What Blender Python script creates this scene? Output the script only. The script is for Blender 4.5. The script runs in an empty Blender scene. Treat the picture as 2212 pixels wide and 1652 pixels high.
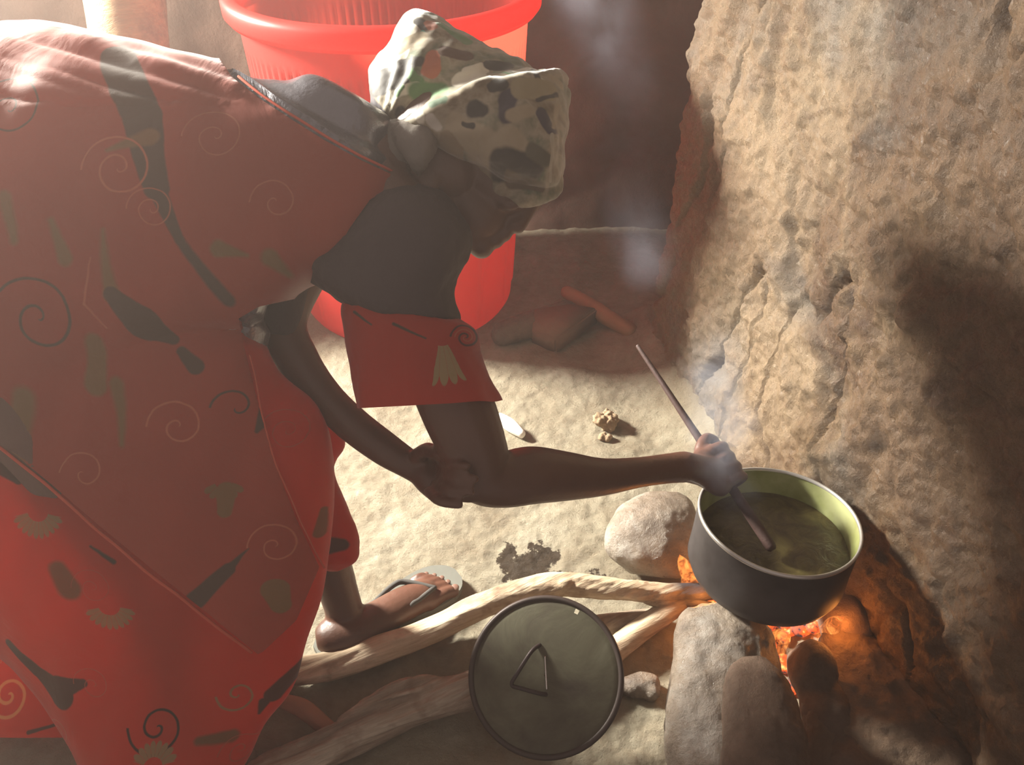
import bpy, bmesh, math, random
import numpy as np
from mathutils import Vector, Matrix, noise
from mathutils.bvhtree import BVHTree

C = bpy.context.scene.collection
random.seed(7)
# ------------------------------------------------------------------ camera, world, lights
CAMH, PITCH, FPX, CX, CY = 1.28, math.radians(38), 1840.0, 1106.0, 826.0
SP, CP = math.sin(PITCH), math.cos(PITCH)
scn = bpy.context.scene
cam_d = bpy.data.cameras.new('camera'); cam = bpy.data.objects.new('camera', cam_d); C.objects.link(cam)
cam.location = (0, 0, CAMH); cam.rotation_euler = (math.pi/2-PITCH, 0, 0)
cam_d.sensor_width = 36; cam_d.lens = FPX/2212*36; cam_d.clip_start = 0.02
scn.camera = cam
scn.view_settings.view_transform = 'Standard'; scn.view_settings.look = 'None'
scn.view_settings.gamma = 1; scn.view_settings.use_curve_mapping = False
scn.view_settings.exposure = 0.0
scn.cycles.use_denoising = True
scn.cycles.volume_step_rate = 3.0
scn.cycles.max_bounces = 5
scn.cycles.use_adaptive_sampling = True; scn.cycles.adaptive_threshold = 0.07; scn.cycles.adaptive_min_samples = 16
scn.cycles.volume_bounces = 0
scn.cycles.sample_clamp_indirect = 4

world = bpy.data.worlds.new('world'); scn.world = world; world.use_nodes = True
bg = world.node_tree.nodes['Background']
bg.inputs[0].default_value = (1.0, 0.80, 0.72, 1); bg.inputs[1].default_value = 0.36

def area(name, loc, target, sx, sy, energy, col):
    l = bpy.data.lights.new(name, 'AREA'); l.shape = 'RECTANGLE'; l.size = sx; l.size_y = sy
    l.energy = energy; l.color = col; l.spread = math.radians(95)
    o = bpy.data.objects.new(name, l); C.objects.link(o); o.location = loc
    o.rotation_euler = (Vector(target)-Vector(loc)).to_track_quat('-Z', 'Y').to_euler()
    return o
DOOR = Vector((-1.95, 2.16, 1.40))
area('doorway_daylight', DOOR, (0.1, 0.9, 0.2), 0.36, 0.36, 128, (1.0, 0.94, 0.82))
def point(name, loc, e, r, col=(1.0, 0.32, 0.06)):
    l = bpy.data.lights.new(name, 'POINT'); l.energy = e; l.shadow_soft_size = r; l.color = col
    o = bpy.data.objects.new(name, l); C.objects.link(o); o.location = loc; return o

# ------------------------------------------------------------------ helpers
def W(px, py, d):
    x = (px-CX)/FPX*d; v = (py-CY)/FPX*d
    return Vector((x, d*CP - v*SP, CAMH - d*SP - v*CP))
def F(px, py, h=0.0):
    v = (py-CY)/FPX
    d = (CAMH-h)/(SP+v*CP)
    return W(px, py, d)
def PROJ(p):
    dn = CAMH-p[2]; d = p[1]*CP+dn*SP
    return CX+p[0]/d*FPX, CY+(dn*CP-p[1]*SP)/d*FPX, d
def VD(px, py):
    return (W(px, py, 1)-Vector((0, 0, CAMH))).normalized()
RIGHT = Vector((1, 0, 0)); UP = Vector((0, SP, CP))

def obj(name, me, mat=None, parent=None, smooth=True):
    if isinstance(me, bmesh.types.BMesh):
        bm = me; me = bpy.data.meshes.new(name); bm.to_mesh(me); bm.free()
    o = bpy.data.objects.new(name, me); C.objects.link(o)
    if mat: me.materials.clear(); me.materials.append(mat)
    if smooth:
        for p in me.polygons: p.use_smooth = True
    if parent: o.parent = parent
    return o
def tag(o, label, cat, group=None, kind=None):
    o['label'] = label
    if cat: o['category'] = cat
    if group: o['group'] = group
    if kind: o['kind'] = kind
    return o

def add_rings(bm, rings, cap=True, closed_ring=True):
    vs = [[bm.verts.new(p) for p in r] for r in rings]
    n = len(rings[0])
    for a, b in zip(vs[:-1], vs[1:]):
        for i in range(n if closed_ring else n-1):
            j = (i+1) % n
            bm.faces.new((a[i], a[j], b[j], b[i]))
    if cap:
        for v, fl in ((vs[0], 1), (vs[-1], 0)):
            c = bm.verts.new(sum((x.co for x in v), Vector())/n)
            for i in range(n):
                j = (i+1) % n
                bm.faces.new((v[j], v[i], c) if fl else (v[i], v[j], c))
    return vs
def catmull(P, k):
    P = [np.array(p, float) for p in P]; out = []
    for i in range(len(P)-1):
        p0 = P[max(i-1, 0)]; p1 = P[i]; p2 = P[i+1]; p3 = P[min(i+2, len(P)-1)]
        for s in range(k):
            t = s/k
            out.append(0.5*((2*p1)+(-p0+p2)*t+(2*p0-5*p1+4*p2-p3)*t*t+(-p0+3*p1-3*p2+p3)*t**3))
    out.append(P[-1]); return out
def ring_px(x0, y0, x1, y1, d, b, n=28, sq=1.0, d2=None):
    """an ellipse whose long axis runs between two seen outline points and whose short axis runs in depth"""
    d2 = d if d2 is None else d2
    A = W(x0, y0, d); B = W(x1, y1, d2); c = (A+B)/2; a = (A-B)/2
    v = VD((x0+x1)/2, (y0+y1)/2)
    r = []
    for i in range(n):
        t = 2*math.pi*i/n; ct, st = math.cos(t), math.sin(t)
        ct = math.copysign(abs(ct)**sq, ct); st = math.copysign(abs(st)**sq, st)
        r.append(c+a*ct-v*b*st)
    return r
def loft_px(bm, secs, k=4, n=28, sq=1.0, cap=True):
    S = catmull(secs, k)
    add_rings(bm, [ring_px(*s[:6], n=n, sq=sq) for s in S], cap=cap)
def tube(bm, pts, k=4, n=12, cap=True, wob=0, squash=None):
    """pts: (x,y,z,r)"""
    S = catmull(pts, k) if k > 1 else [np.array(p, float) for p in pts]
    P = [Vector(s[:3]) for s in S]; rings = []
    up = None
    for i, p in enumerate(P):
        t = (P[min(i+1, len(P)-1)]-P[max(i-1, 0)]).normalized()
        if up is None:
            up = t.orthogonal().normalized()
        u = (up - t*up.dot(t)).normalized(); up = u; w = t.cross(u)
        r = max(S[i][3], 1e-4); ring = []
        for j in range(n):
            a = 2*math.pi*j/n
            rr = r
            if wob: rr *= 1+wob*noise.noise(p*9+Vector((math.cos(a), math.sin(a), 0))*1.6)
            q = u*math.cos(a)*rr + w*math.sin(a)*rr
            if squash: q = q - squash[0]*q.dot(squash[0])*(1-squash[1])
            ring.append(p+q)
        rings.append(ring)
    if cap:   # rounded ends
        for e, s in ((0, -1), (-1, 1)):
            t = (P[e]-P[1 if e == 0 else -2]).normalized(); r = max(S[e][3], 1e-4)
            c = P[e]; base = rings[e]
            extra = []
            for f in (0.5, 0.85):
                sc = math.sqrt(1-f*f)
                extra.append([c+(q-c)*sc+t*r*f for q in base])
            if e == 0: rings = extra[::-1]+rings
            else: rings = rings+extra
    add_rings(bm, rings, cap=cap)
def blob(bm, c, r, rx=1, ry=1, rz=1, rot=None, seg=20):
    M = Matrix.Translation(c) @ (rot or Matrix.Identity(4)) @ Matrix.Diagonal((r*rx, r*ry, r*rz, 1))
    bmesh.ops.create_uvsphere(bm, u_segments=seg, v_segments=seg//2+2, radius=1, matrix=M)
CAMROT = Matrix(((1, 0, 0), (0, SP, CP), (0, -CP, SP))).transposed().to_4x4()
# columns: right, up-in-view, toward-viewer
CAMROT = Matrix(((1, 0, 0), (0, SP, -CP), (0, CP, SP))).to_4x4()

def remesh(bm, voxel, smooth=6, factor=0.5):
    me = bpy.data.meshes.new('t'); bmesh.ops.recalc_face_normals(bm, faces=bm.faces); bm.to_mesh(me); bm.free()
    o = bpy.data.objects.new('t', me); C.objects.link(o)
    m = o.modifiers.new('r', 'REMESH'); m.mode = 'VOXEL'; m.voxel_size = voxel; m.use_smooth_shade = True
    if smooth:
        s = o.modifiers.new('s', 'SMOOTH'); s.iterations = smooth; s.factor = factor
    bpy.context.view_layer.update()
    dg = bpy.context.evaluated_depsgraph_get()
    out = bpy.data.meshes.new_from_object(o.evaluated_get(dg), depsgraph=dg)
    bpy.data.objects.remove(o); bpy.data.meshes.remove(me)
    return out
def displace(me, fn):
    nrm = [v.normal.copy() for v in me.vertices]
    for v, n in zip(me.vertices, nrm):
        v.co = v.co + n*fn(v.co, n)
    me.update()
def N(p, s, seed=0.0, oct=3):
    return noise.fractal(p*s+Vector((seed, seed*1.7, -seed)), 1.0, 2.0, oct)
def set_uv(me):
    uv = me.uv_layers.new(name='cloth')
    co = np.empty(len(me.vertices)*3); me.vertices.foreach_get('co', co); co = co.reshape(-1, 3)
    vi = np.empty(len(me.loops), dtype=np.int64); me.loops.foreach_get('vertex_index', vi)
    r = np.array(RIGHT); u = np.array(UP)
    d = np.stack([co@r, co@u], 1)[vi]
    uv.data.foreach_set('uv', d.astype(np.float32).ravel())
def uvof(p): return (p.dot(RIGHT), p.dot(UP))

# ------------------------------------------------------------------ materials
def newmat(name):
    m = bpy.data.materials.new(name); m.use_nodes = True
    nt = m.node_tree; b = nt.nodes['Principled BSDF']
    return m, nt, b
def L(nt, a, b): nt.links.new(a, b)
def nd(nt, t, **kw):
    n = nt.nodes.new(t)
    for k, v in kw.items(): setattr(n, k, v)
    return n
def noise_n(nt, vec, scale, detail=6, rough=0.6, dist=0):
    n = nd(nt, 'ShaderNodeTexNoise'); n.inputs['Scale'].default_value = scale
    n.inputs['Detail'].default_value = detail; n.inputs['Roughness'].default_value = rough
    n.inputs['Distortion'].default_value = dist
    if vec is not None: L(nt, vec, n.inputs['Vector'])
    return n
def ramp(nt, fac, stops):
    r = nd(nt, 'ShaderNodeValToRGB'); e = r.color_ramp.elements
    while len(e) < len(stops): e.new(0.5)
    for x, (p, c) in zip(e, stops):
        x.position = p; x.color = (*c, 1) if len(c) == 3 else c
    L(nt, fac, r.inputs[0]); return r
def mixc(nt, fac, a, b, blend='MIX'):
    m = nd(nt, 'ShaderNodeMix', data_type='RGBA', blend_type=blend)
    if isinstance(fac, float): m.inputs[0].default_value = fac
    else: L(nt, fac, m.inputs[0])
    for i, x in ((6, a), (7, b)):
        if isinstance(x, tuple): m.inputs[i].default_value = (*x, 1) if len(x) == 3 else x
        else: L(nt, x, m.inputs[i])
    return m.outputs[2]
def bump(nt, b, h, strength, dist, prev=None):
    n = nd(nt, 'ShaderNodeBump'); n.inputs['Strength'].default_value = strength; n.inputs['Distance'].default_value = dist
    L(nt, h, n.inputs['Height'])
    if prev: L(nt, prev.outputs[0], n.inputs['Normal'])
    L(nt, n.outputs[0], b.inputs['Normal']); return n
def math_n(nt, op, a, b=None, clamp=False):
    m = nd(nt, 'ShaderNodeMath', operation=op); m.use_clamp = clamp
    for i, x in ((0, a), (1, b)):
        if x is None: continue
        if isinstance(x, (int, float)): m.inputs[i].default_value = x
        else: L(nt, x, m.inputs[i])
    return m.outputs[0]

def rough_mat(name, stops, scale=4, rough=(0.6, 0.95), bscale=(18, 90), bdist=(0.012, 0.003), bstr=0.9, spec=0.3, extra=None):
    m, nt, b = newmat(name)
    tc = nd(nt, 'ShaderNodeTexCoord').outputs['Object']
    n = noise_n(nt, tc, scale, 8, 0.65, 0.4)
    col = ramp(nt, n.outputs[0], stops).outputs[0]
    if extra: col = extra(nt, tc, col, b)
    L(nt, col, b.inputs['Base Color'])
    n2 = noise_n(nt, tc, bscale[1]*0.5, 6, 0.7)
    rr = nd(nt, 'ShaderNodeMapRange'); rr.inputs[1].default_value = 0.3; rr.inputs[2].default_value = 0.7
    rr.inputs[3].default_value = rough[0]; rr.inputs[4].default_value = rough[1]
    L(nt, n2.outputs[0], rr.inputs[0]); L(nt, rr.outputs[0], b.inputs['Roughness'])
    b.inputs['Specular IOR Level'].default_value = spec
    b1 = noise_n(nt, tc, bscale[0], 8, 0.7); b2 = noise_n(nt, tc, bscale[1], 6, 0.75)
    x = bump(nt, b, b1.outputs[0], bstr, bdist[0]); bump(nt, b, b2.outputs[0], bstr, bdist[1], x)
    return m

def wall_extra(nt, tc, col, b):
    # grey soot and damp patches and dark cracks, each with its own shape
    p = noise_n(nt, tc, 2.2, 5, 0.6, 0.6)
    f = ramp(nt, p.outputs[0], [(0.50, (0, 0, 0)), (0.62, (1, 1, 1))]).outputs[0]
    col = mixc(nt, f, col, (0.19, 0.17, 0.155))
    g = noise_n(nt, tc, 5.5, 8, 0.7, 0.8)
    f2 = ramp(nt, g.outputs[0], [(0.55, (0, 0, 0)), (0.68, (1, 1, 1))]).outputs[0]
    col = mixc(nt, f2, col, (0.15, 0.085, 0.05))
    # daylight's falloff painted into the mud: paler towards the corner, darker nearer the hearth
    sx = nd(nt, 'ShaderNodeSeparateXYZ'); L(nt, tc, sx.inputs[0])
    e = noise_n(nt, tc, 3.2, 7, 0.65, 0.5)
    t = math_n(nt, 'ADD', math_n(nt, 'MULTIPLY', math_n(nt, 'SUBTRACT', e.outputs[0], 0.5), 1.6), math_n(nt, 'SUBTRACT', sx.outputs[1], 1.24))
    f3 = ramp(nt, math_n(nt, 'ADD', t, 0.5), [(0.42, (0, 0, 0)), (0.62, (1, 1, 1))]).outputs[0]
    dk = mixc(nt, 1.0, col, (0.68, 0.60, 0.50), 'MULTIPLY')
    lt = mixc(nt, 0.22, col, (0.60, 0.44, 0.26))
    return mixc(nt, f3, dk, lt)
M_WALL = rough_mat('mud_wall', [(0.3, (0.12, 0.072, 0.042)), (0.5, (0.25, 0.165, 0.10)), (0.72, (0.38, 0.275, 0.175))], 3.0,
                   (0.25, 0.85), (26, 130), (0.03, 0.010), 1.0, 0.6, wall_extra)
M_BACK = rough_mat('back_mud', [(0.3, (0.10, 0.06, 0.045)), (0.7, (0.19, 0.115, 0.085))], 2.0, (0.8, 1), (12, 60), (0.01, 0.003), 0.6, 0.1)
M_FLOOR = rough_mat('earth_floor', [(0.3, (0.27, 0.215, 0.14)), (0.55, (0.39, 0.34, 0.245)), (0.75, (0.50, 0.45, 0.345))], 7.0,
                    (0.5, 0.9), (38, 150), (0.014, 0.005), 1.0, 0.4)
M_STONE = rough_mat('hearth_rock', [(0.3, (0.085, 0.058, 0.04)), (0.5, (0.23, 0.18, 0.135)), (0.75, (0.44, 0.41, 0.37))], 9.0,
                    (0.15, 0.6), (30, 140), (0.008, 0.003), 0.8, 0.6)
M_STONE2 = rough_mat('dark_rock', [(0.3, (0.07, 0.045, 0.03)), (0.7, (0.20, 0.13, 0.09))], 9.0, (0.5, 0.9), (30, 140), (0.008, 0.003), 0.8, 0.4)
M_CLAY = rough_mat('dry_clay', [(0.3, (0.25, 0.17, 0.10)), (0.7, (0.55, 0.42, 0.28))], 20.0, (0.7, 1), (60, 200), (0.006, 0.002), 1, 0.2)

def wood_mat(name, stops, char_at=None, char_r=0.1, ang=0.45):
    m, nt, b = newmat(name)
    tc = nd(nt, 'ShaderNodeTexCoord').outputs['Object']
    mp = nd(nt, 'ShaderNodeMapping'); mp.vector_type = 'TEXTURE'; mp.inputs['Rotation'].default_value = (0, 0, ang)
    mp.inputs['Scale'].default_value = (6.0, 0.6, 0.6); L(nt, tc, mp.inputs[0])
    g = noise_n(nt, mp.outputs[0], 22, 8, 0.65, 0.2)
    h = noise_n(nt, tc, 12, 4, 0.6)
    c = ramp(nt, g.outputs[0], stops).outputs[0]
    f = ramp(nt, h.outputs[0], [(0.5, (0, 0, 0)), (0.7, (1, 1, 1))]).outputs[0]
    c = mixc(nt, f, c, (0.16, 0.095, 0.06))
    if char_at is not None:
        vm = nd(nt, 'ShaderNodeVectorMath', operation='DISTANCE'); L(nt, tc, vm.inputs[0]); vm.inputs[1].default_value = char_at
        mr = nd(nt, 'ShaderNodeMapRange'); mr.inputs[1].default_value = char_r; mr.inputs[2].default_value = char_r*0.6
        L(nt, vm.outputs['Value'], mr.inputs[0]); c = mixc(nt, mr.outputs[0], c, (0.035, 0.03, 0.035))
    L(nt, c, b.inputs['Base Color']); b.inputs['Roughness'].default_value = 0.75; b.inputs['Specular IOR Level'].default_value = 0.3
    bump(nt, b, g.outputs[0], 0.9, 0.008)
    return m

# pattern groups -----------------------------------------------------
def grp(name, ins):
    g = bpy.data.node_groups.new(name, 'ShaderNodeTree')
    for n, t in ins: g.interface.new_socket(n, in_out='INPUT', socket_type=t)
    g.interface.new_socket('Mask', in_out='OUTPUT', socket_type='NodeSocketFloat')
    return g, g.nodes.new('NodeGroupInput'), g.nodes.new('NodeGroupOutput')
def smooth_lt(nt, v, edge, soft):
    mr = nd(nt, 'ShaderNodeMapRange', interpolation_type='SMOOTHSTEP')
    L(nt, v, mr.inputs[0]) if not isinstance(v, float) else None
    if isinstance(edge, float): mr.inputs[1].default_value = edge
    else: L(nt, edge, mr.inputs[1])
    s = math_n(nt, 'SUBTRACT', edge, soft)
    L(nt, s, mr.inputs[2]); return mr.outputs[0]
def mk_spiral():
    g, gi, go = grp('spiral', [('UV', 'NodeSocketVector'), ('Center', 'NodeSocketVector'), ('R', 'NodeSocketFloat'), ('Pitch', 'NodeSocketFloat'), ('Width', 'NodeSocketFloat'), ('Phase', 'NodeSocketFloat'), ('Dir', 'NodeSocketFloat')])
    s = nd(g, 'ShaderNodeVectorMath', operation='SUBTRACT'); L(g, gi.outputs[0], s.inputs[0]); L(g, gi.outputs[1], s.inputs[1])
    x = nd(g, 'ShaderNodeSeparateXYZ'); L(g, s.outputs[0], x.inputs[0])
    ln = nd(g, 'ShaderNodeVectorMath', operation='LENGTH'); L(g, s.outputs[0], ln.inputs[0]); r = ln.outputs['Value']
    yy = math_n(g, 'MULTIPLY', x.outputs[1], gi.outputs[6])
    th = math_n(g, 'ARCTAN2', yy, x.outputs[0]); th = math_n(g, 'DIVIDE', th, 2*math.pi)
    q = math_n(g, 'DIVIDE', r, gi.outputs[3]); q = math_n(g, 'SUBTRACT', q, th); q = math_n(g, 'ADD', q, gi.outputs[5])
    fr = math_n(g, 'FRACT', q); d = math_n(g, 'ABSOLUTE', math_n(g, 'SUBTRACT', fr, 0.5)); d = math_n(g, 'MULTIPLY', d, gi.outputs[3])
    a = smooth_lt(g, d, gi.outputs[4], 0.002)
    # end along the arc: radius limit, measured so that the arm stops at one angle
    rl = math_n(g, 'SUBTRACT', r, math_n(g, 'MULTIPLY', th, gi.outputs[3]))
    b = math_n(g, 'LESS_THAN', math_n(g, 'ADD', math_n(g, 'FLOOR', q), 0.0), math_n(g, 'DIVIDE', gi.outputs[2], gi.outputs[3]))
    L(g, math_n(g, 'MULTIPLY', a, b), go.inputs[0]); return g
def mk_fan():
    # half flower: petals on one side of its centre
    g, gi, go = grp('fan', [('UV', 'NodeSocketVector'), ('Center', 'NodeSocketVector'), ('R', 'NodeSocketFloat'), ('Rin', 'NodeSocketFloat'), ('Angle', 'NodeSocketFloat'), ('Petals', 'NodeSocketFloat'), ('Half', 'NodeSocketFloat')])
    s = nd(g, 'ShaderNodeVectorMath', operation='SUBTRACT'); L(g, gi.outputs[0], s.inputs[0]); L(g, gi.outputs[1], s.inputs[1])
    vr = nd(g, 'ShaderNodeVectorRotate', rotation_type='Z_AXIS'); L(g, s.outputs[0], vr.inputs[0]); L(g, gi.outputs[4], vr.inputs['Angle'])
    x = nd(g, 'ShaderNodeSeparateXYZ'); L(g, vr.outputs[0], x.inputs[0])
    ln = nd(g, 'ShaderNodeVectorMath', operation='LENGTH'); L(g, s.outputs[0], ln.inputs[0]); r = ln.outputs['Value']
    th = math_n(g, 'ARCTAN2', x.outputs[1], x.outputs[0])
    w = math_n(g, 'ABSOLUTE', math_n(g, 'SINE', math_n(g, 'MULTIPLY', th, math_n(g, 'MULTIPLY', gi.outputs[5], 0.5))))
    edge = math_n(g, 'MULTIPLY', gi.outputs[2], math_n(g, 'ADD', math_n(g, 'MULTIPLY', math_n(g, 'POWER', w, 0.6), 0.22), 0.78))
    a = smooth_lt(g, r, edge, 0.0025)
    i = math_n(g, 'GREATER_THAN', r, gi.outputs[3])
    hlf = math_n(g, 'LESS_THAN', math_n(g, 'ABSOLUTE', th), gi.outputs[6])
    line = smooth_lt(g, math_n(g, 'MULTIPLY', w, r), 0.0024, 0.0014)
    o = math_n(g, 'MULTIPLY', math_n(g, 'MULTIPLY', a, i), hlf)
    o = math_n(g, 'MULTIPLY', o, math_n(g, 'SUBTRACT', 1.0, math_n(g, 'MULTIPLY', line, 0.75)))
    L(g, o, go.inputs[0]); return g
def mk_stroke():
    g, gi, go = grp('stroke', [('UV', 'NodeSocketVector'), ('A', 'NodeSocketVector'), ('B', 'NodeSocketVector'), ('RA', 'NodeSocketFloat'), ('RB', 'NodeSocketFloat'), ('Soft', 'NodeSocketFloat')])
    pa = nd(g, 'ShaderNodeVectorMath', operation='SUBTRACT'); L(g, gi.outputs[0], pa.inputs[0]); L(g, gi.outputs[1], pa.inputs[1])
    ba = nd(g, 'ShaderNodeVectorMath', operation='SUBTRACT'); L(g, gi.outputs[2], ba.inputs[0]); L(g, gi.outputs[1], ba.inputs[1])
    d1 = nd(g, 'ShaderNodeVectorMath', operation='DOT_PRODUCT'); L(g, pa.outputs[0], d1.inputs[0]); L(g, ba.outputs[0], d1.inputs[1])
    d2 = nd(g, 'ShaderNodeVectorMath', operation='DOT_PRODUCT'); L(g, ba.outputs[0], d2.inputs[0]); L(g, ba.outputs[0], d2.inputs[1])
    h = math_n(g, 'DIVIDE', d1.outputs['Value'], math_n(g, 'ADD', d2.outputs['Value'], 1e-7), clamp=True)
    sc = nd(g, 'ShaderNodeVectorMath', operation='SCALE'); L(g, ba.outputs[0], sc.inputs[0]); L(g, h, sc.inputs['Scale'])
    ds = nd(g, 'ShaderNodeVectorMath', operation='DISTANCE'); L(g, pa.outputs[0], ds.inputs[0]); L(g, sc.outputs[0], ds.inputs[1])
    mr = nd(g, 'ShaderNodeMapRange'); L(g, h, mr.inputs[0]); L(g, gi.outputs[3], mr.inputs[3]); L(g, gi.outputs[4], mr.inputs[4])
    o = smooth_lt(g, ds.outputs['Value'], mr.outputs[0], gi.outputs[5])
    L(g, o, go.inputs[0]); return g
G_SP, G_FAN, G_ST = mk_spiral(), mk_fan(), mk_stroke()

def gnode(nt, g, uv, **vals):
    n = nd(nt, 'ShaderNodeGroup'); n.node_tree = g; L(nt, uv, n.inputs['UV'])
    for k, v in vals.items():
        n.inputs[k].default_value = (v[0], v[1], 0) if isinstance(v, tuple) else v
    return n.outputs[0]
def cloth_mat(name, base, motifs, trans=0.45, rough=0.5, wob=0.006, fibre=0.0006, weave=900, bs=3.0):
    m, nt, b = newmat(name)
    uvn = nd(nt, 'ShaderNodeUVMap'); uvn.uv_map = 'cloth'
    wn = noise_n(nt, uvn.outputs[0], 22, 3, 0.5)
    a = nd(nt, 'ShaderNodeVectorMath', operation='SUBTRACT'); L(nt, wn.outputs['Color'], a.inputs[0]); a.inputs[1].default_value = (.5, .5, .5)
    sc = nd(nt, 'ShaderNodeVectorMath', operation='SCALE'); L(nt, a.outputs[0], sc.inputs[0]); sc.inputs['Scale'].default_value = wob
    ad = nd(nt, 'ShaderNodeVectorMath', operation='ADD'); L(nt, uvn.outputs[0], ad.inputs[0]); L(nt, sc.outputs[0], ad.inputs[1])
    fl = nd(nt, 'ShaderNodeVectorMath', operation='MULTIPLY'); L(nt, ad.outputs[0], fl.inputs[0]); fl.inputs[1].default_value = (1, 1, 0)
    uv = fl.outputs[0]
    big = noise_n(nt, uvn.outputs[0], bs, 4, 0.6, 0.3)
    if isinstance(base, list): col = ramp(nt, big.outputs[0], base).outputs[0]
    else:
        col = mixc(nt, ramp(nt, big.outputs[0], [(0.35, (0, 0, 0)), (0.7, (1, 1, 1))]).outputs[0], base, tuple(c*0.8 for c in base))
    for mo in motifs:
        k = mo[0]
        if k == 'sp': msk = gnode(nt, G_SP, uv, Center=mo[1], R=mo[2], Pitch=mo[3], Width=mo[4], Phase=mo[5], Dir=mo[6]); c = mo[7]
        elif k == 'fan': msk = gnode(nt, G_FAN, uv, Center=mo[1], R=mo[2], Rin=mo[3], Angle=mo[4], Petals=mo[5], Half=mo[6]); c = mo[7]
        else: msk = gnode(nt, G_ST, uv, A=mo[1], B=mo[2], RA=mo[3], RB=mo[4], Soft=mo[5]); c = mo[6]
        col = mixc(nt, msk, col, c)
    L(nt, col, b.inputs['Base Color']); b.inputs['Roughness'].default_value = rough
    b.inputs['Specular IOR Level'].default_value = 0.25
    b.inputs['Sheen Weight'].default_value = 0.5; b.inputs['Sheen Roughness'].default_value = 0.4
    wv = noise_n(nt, uvn.outputs[0], weave, 2, 0.5); f2 = noise_n(nt, uvn.outputs[0], 9, 4, 0.5, 1.0)
    x = bump(nt, b, f2.outputs[0], 0.5, 0.010); bump(nt, b, wv.outputs[0], 0.3, fibre, x)
    if trans > 0:
        t = nd(nt, 'ShaderNodeBsdfTranslucent'); L(nt, col, t.inputs[0])
        mx = nd(nt, 'ShaderNodeMixShader'); mx.inputs[0].default_value = trans
        L(nt, b.outputs[0], mx.inputs[1]); L(nt, t.outputs[0], mx.inputs[2])
        L(nt, mx.outputs[0], nt.nodes['Material Output'].inputs[0])
    return m

def plain(name, col, rough=0.5, metal=0.0, spec=0.5, bs=0, bd=0.002, var=0.15, coat=0):
    m, nt, b = newmat(name)
    tc = nd(nt, 'ShaderNodeTexCoord').outputs['Object']
    n = noise_n(nt, tc, 14, 5, 0.6)
    c = mixc(nt, n.outputs[0], tuple(x*(1-var) for x in col), tuple(min(1, x*(1+var)) for x in col))
    L(nt, c, b.inputs['Base Color']); b.inputs['Roughness'].default_value = rough; b.inputs['Metallic'].default_value = metal
    b.inputs['Specular IOR Level'].default_value = spec
    if bs: bump(nt, b, noise_n(nt, tc, bs, 6, 0.65).outputs[0], 0.6, bd)
    return m
M_SKIN = plain('dark_skin', (0.095, 0.040, 0.024), 0.45, 0, 0.5, 60, 0.0015, 0.25)
M_NAIL = plain('nail', (0.17, 0.095, 0.07), 0.4)
M_BLOUSE = plain('dark_satin', (0.17, 0.165, 0.19), 0.30, 0.65, 0.8, 9, 0.010, 0.2)
M_OVER = plain('charcoal_knit', (0.045, 0.030, 0.032), 0.75, 0, 0.3, 40, 0.004, 0.2)

# ------------------------------------------------------------------ the room
FX, FY = (-2.0, 1.25), (0.2, 2.6)
def wall_x(y, z):
    """the right-hand mud wall, running from the corner of the room towards the viewer"""
    t = (1.785-y)
    x = 0.350+0.275*min(max(t, 0), 3)*1.0 + 0.05*z
    return x
def floor_h(x, y):
    p = Vector((x, y, 0))
    h = 0.012*noise.fractal(p*3.2, 1, 2, 3)+0.004*noise.fractal(p*14, 1, 2, 2)+0.0032*noise.fractal(p*46, 1, 2, 2)
    dx = wall_x(y, 0)-x
    if y < 1.9 and dx < 0.16: h += 0.06*(max(0, 1-max(dx, 0)/0.16)**2)
    h += -0.02*math.exp(-((x-0.42)**2+(y-0.9)**2)/0.02)
    return h
def grid_obj(name, nu, nv, fn, mat):
    vs = [fn(i/(nu-1), j/(nv-1)) for j in range(nv) for i in range(nu)]
    fs = [(j*nu+i, j*nu+i+1, (j+1)*nu+i+1, (j+1)*nu+i) for j in range(nv-1) for i in range(nu-1)]
    me = bpy.data.meshes.new(name); me.from_pydata(vs, [], fs); me.update()
    return obj(name, me, mat)
def ffn(u, v):
    x = FX[0]+(FX[1]-FX[0])*u; y = FY[0]+(FY[1]-FY[0])*v
    return (x, y, floor_h(x, y))
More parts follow.
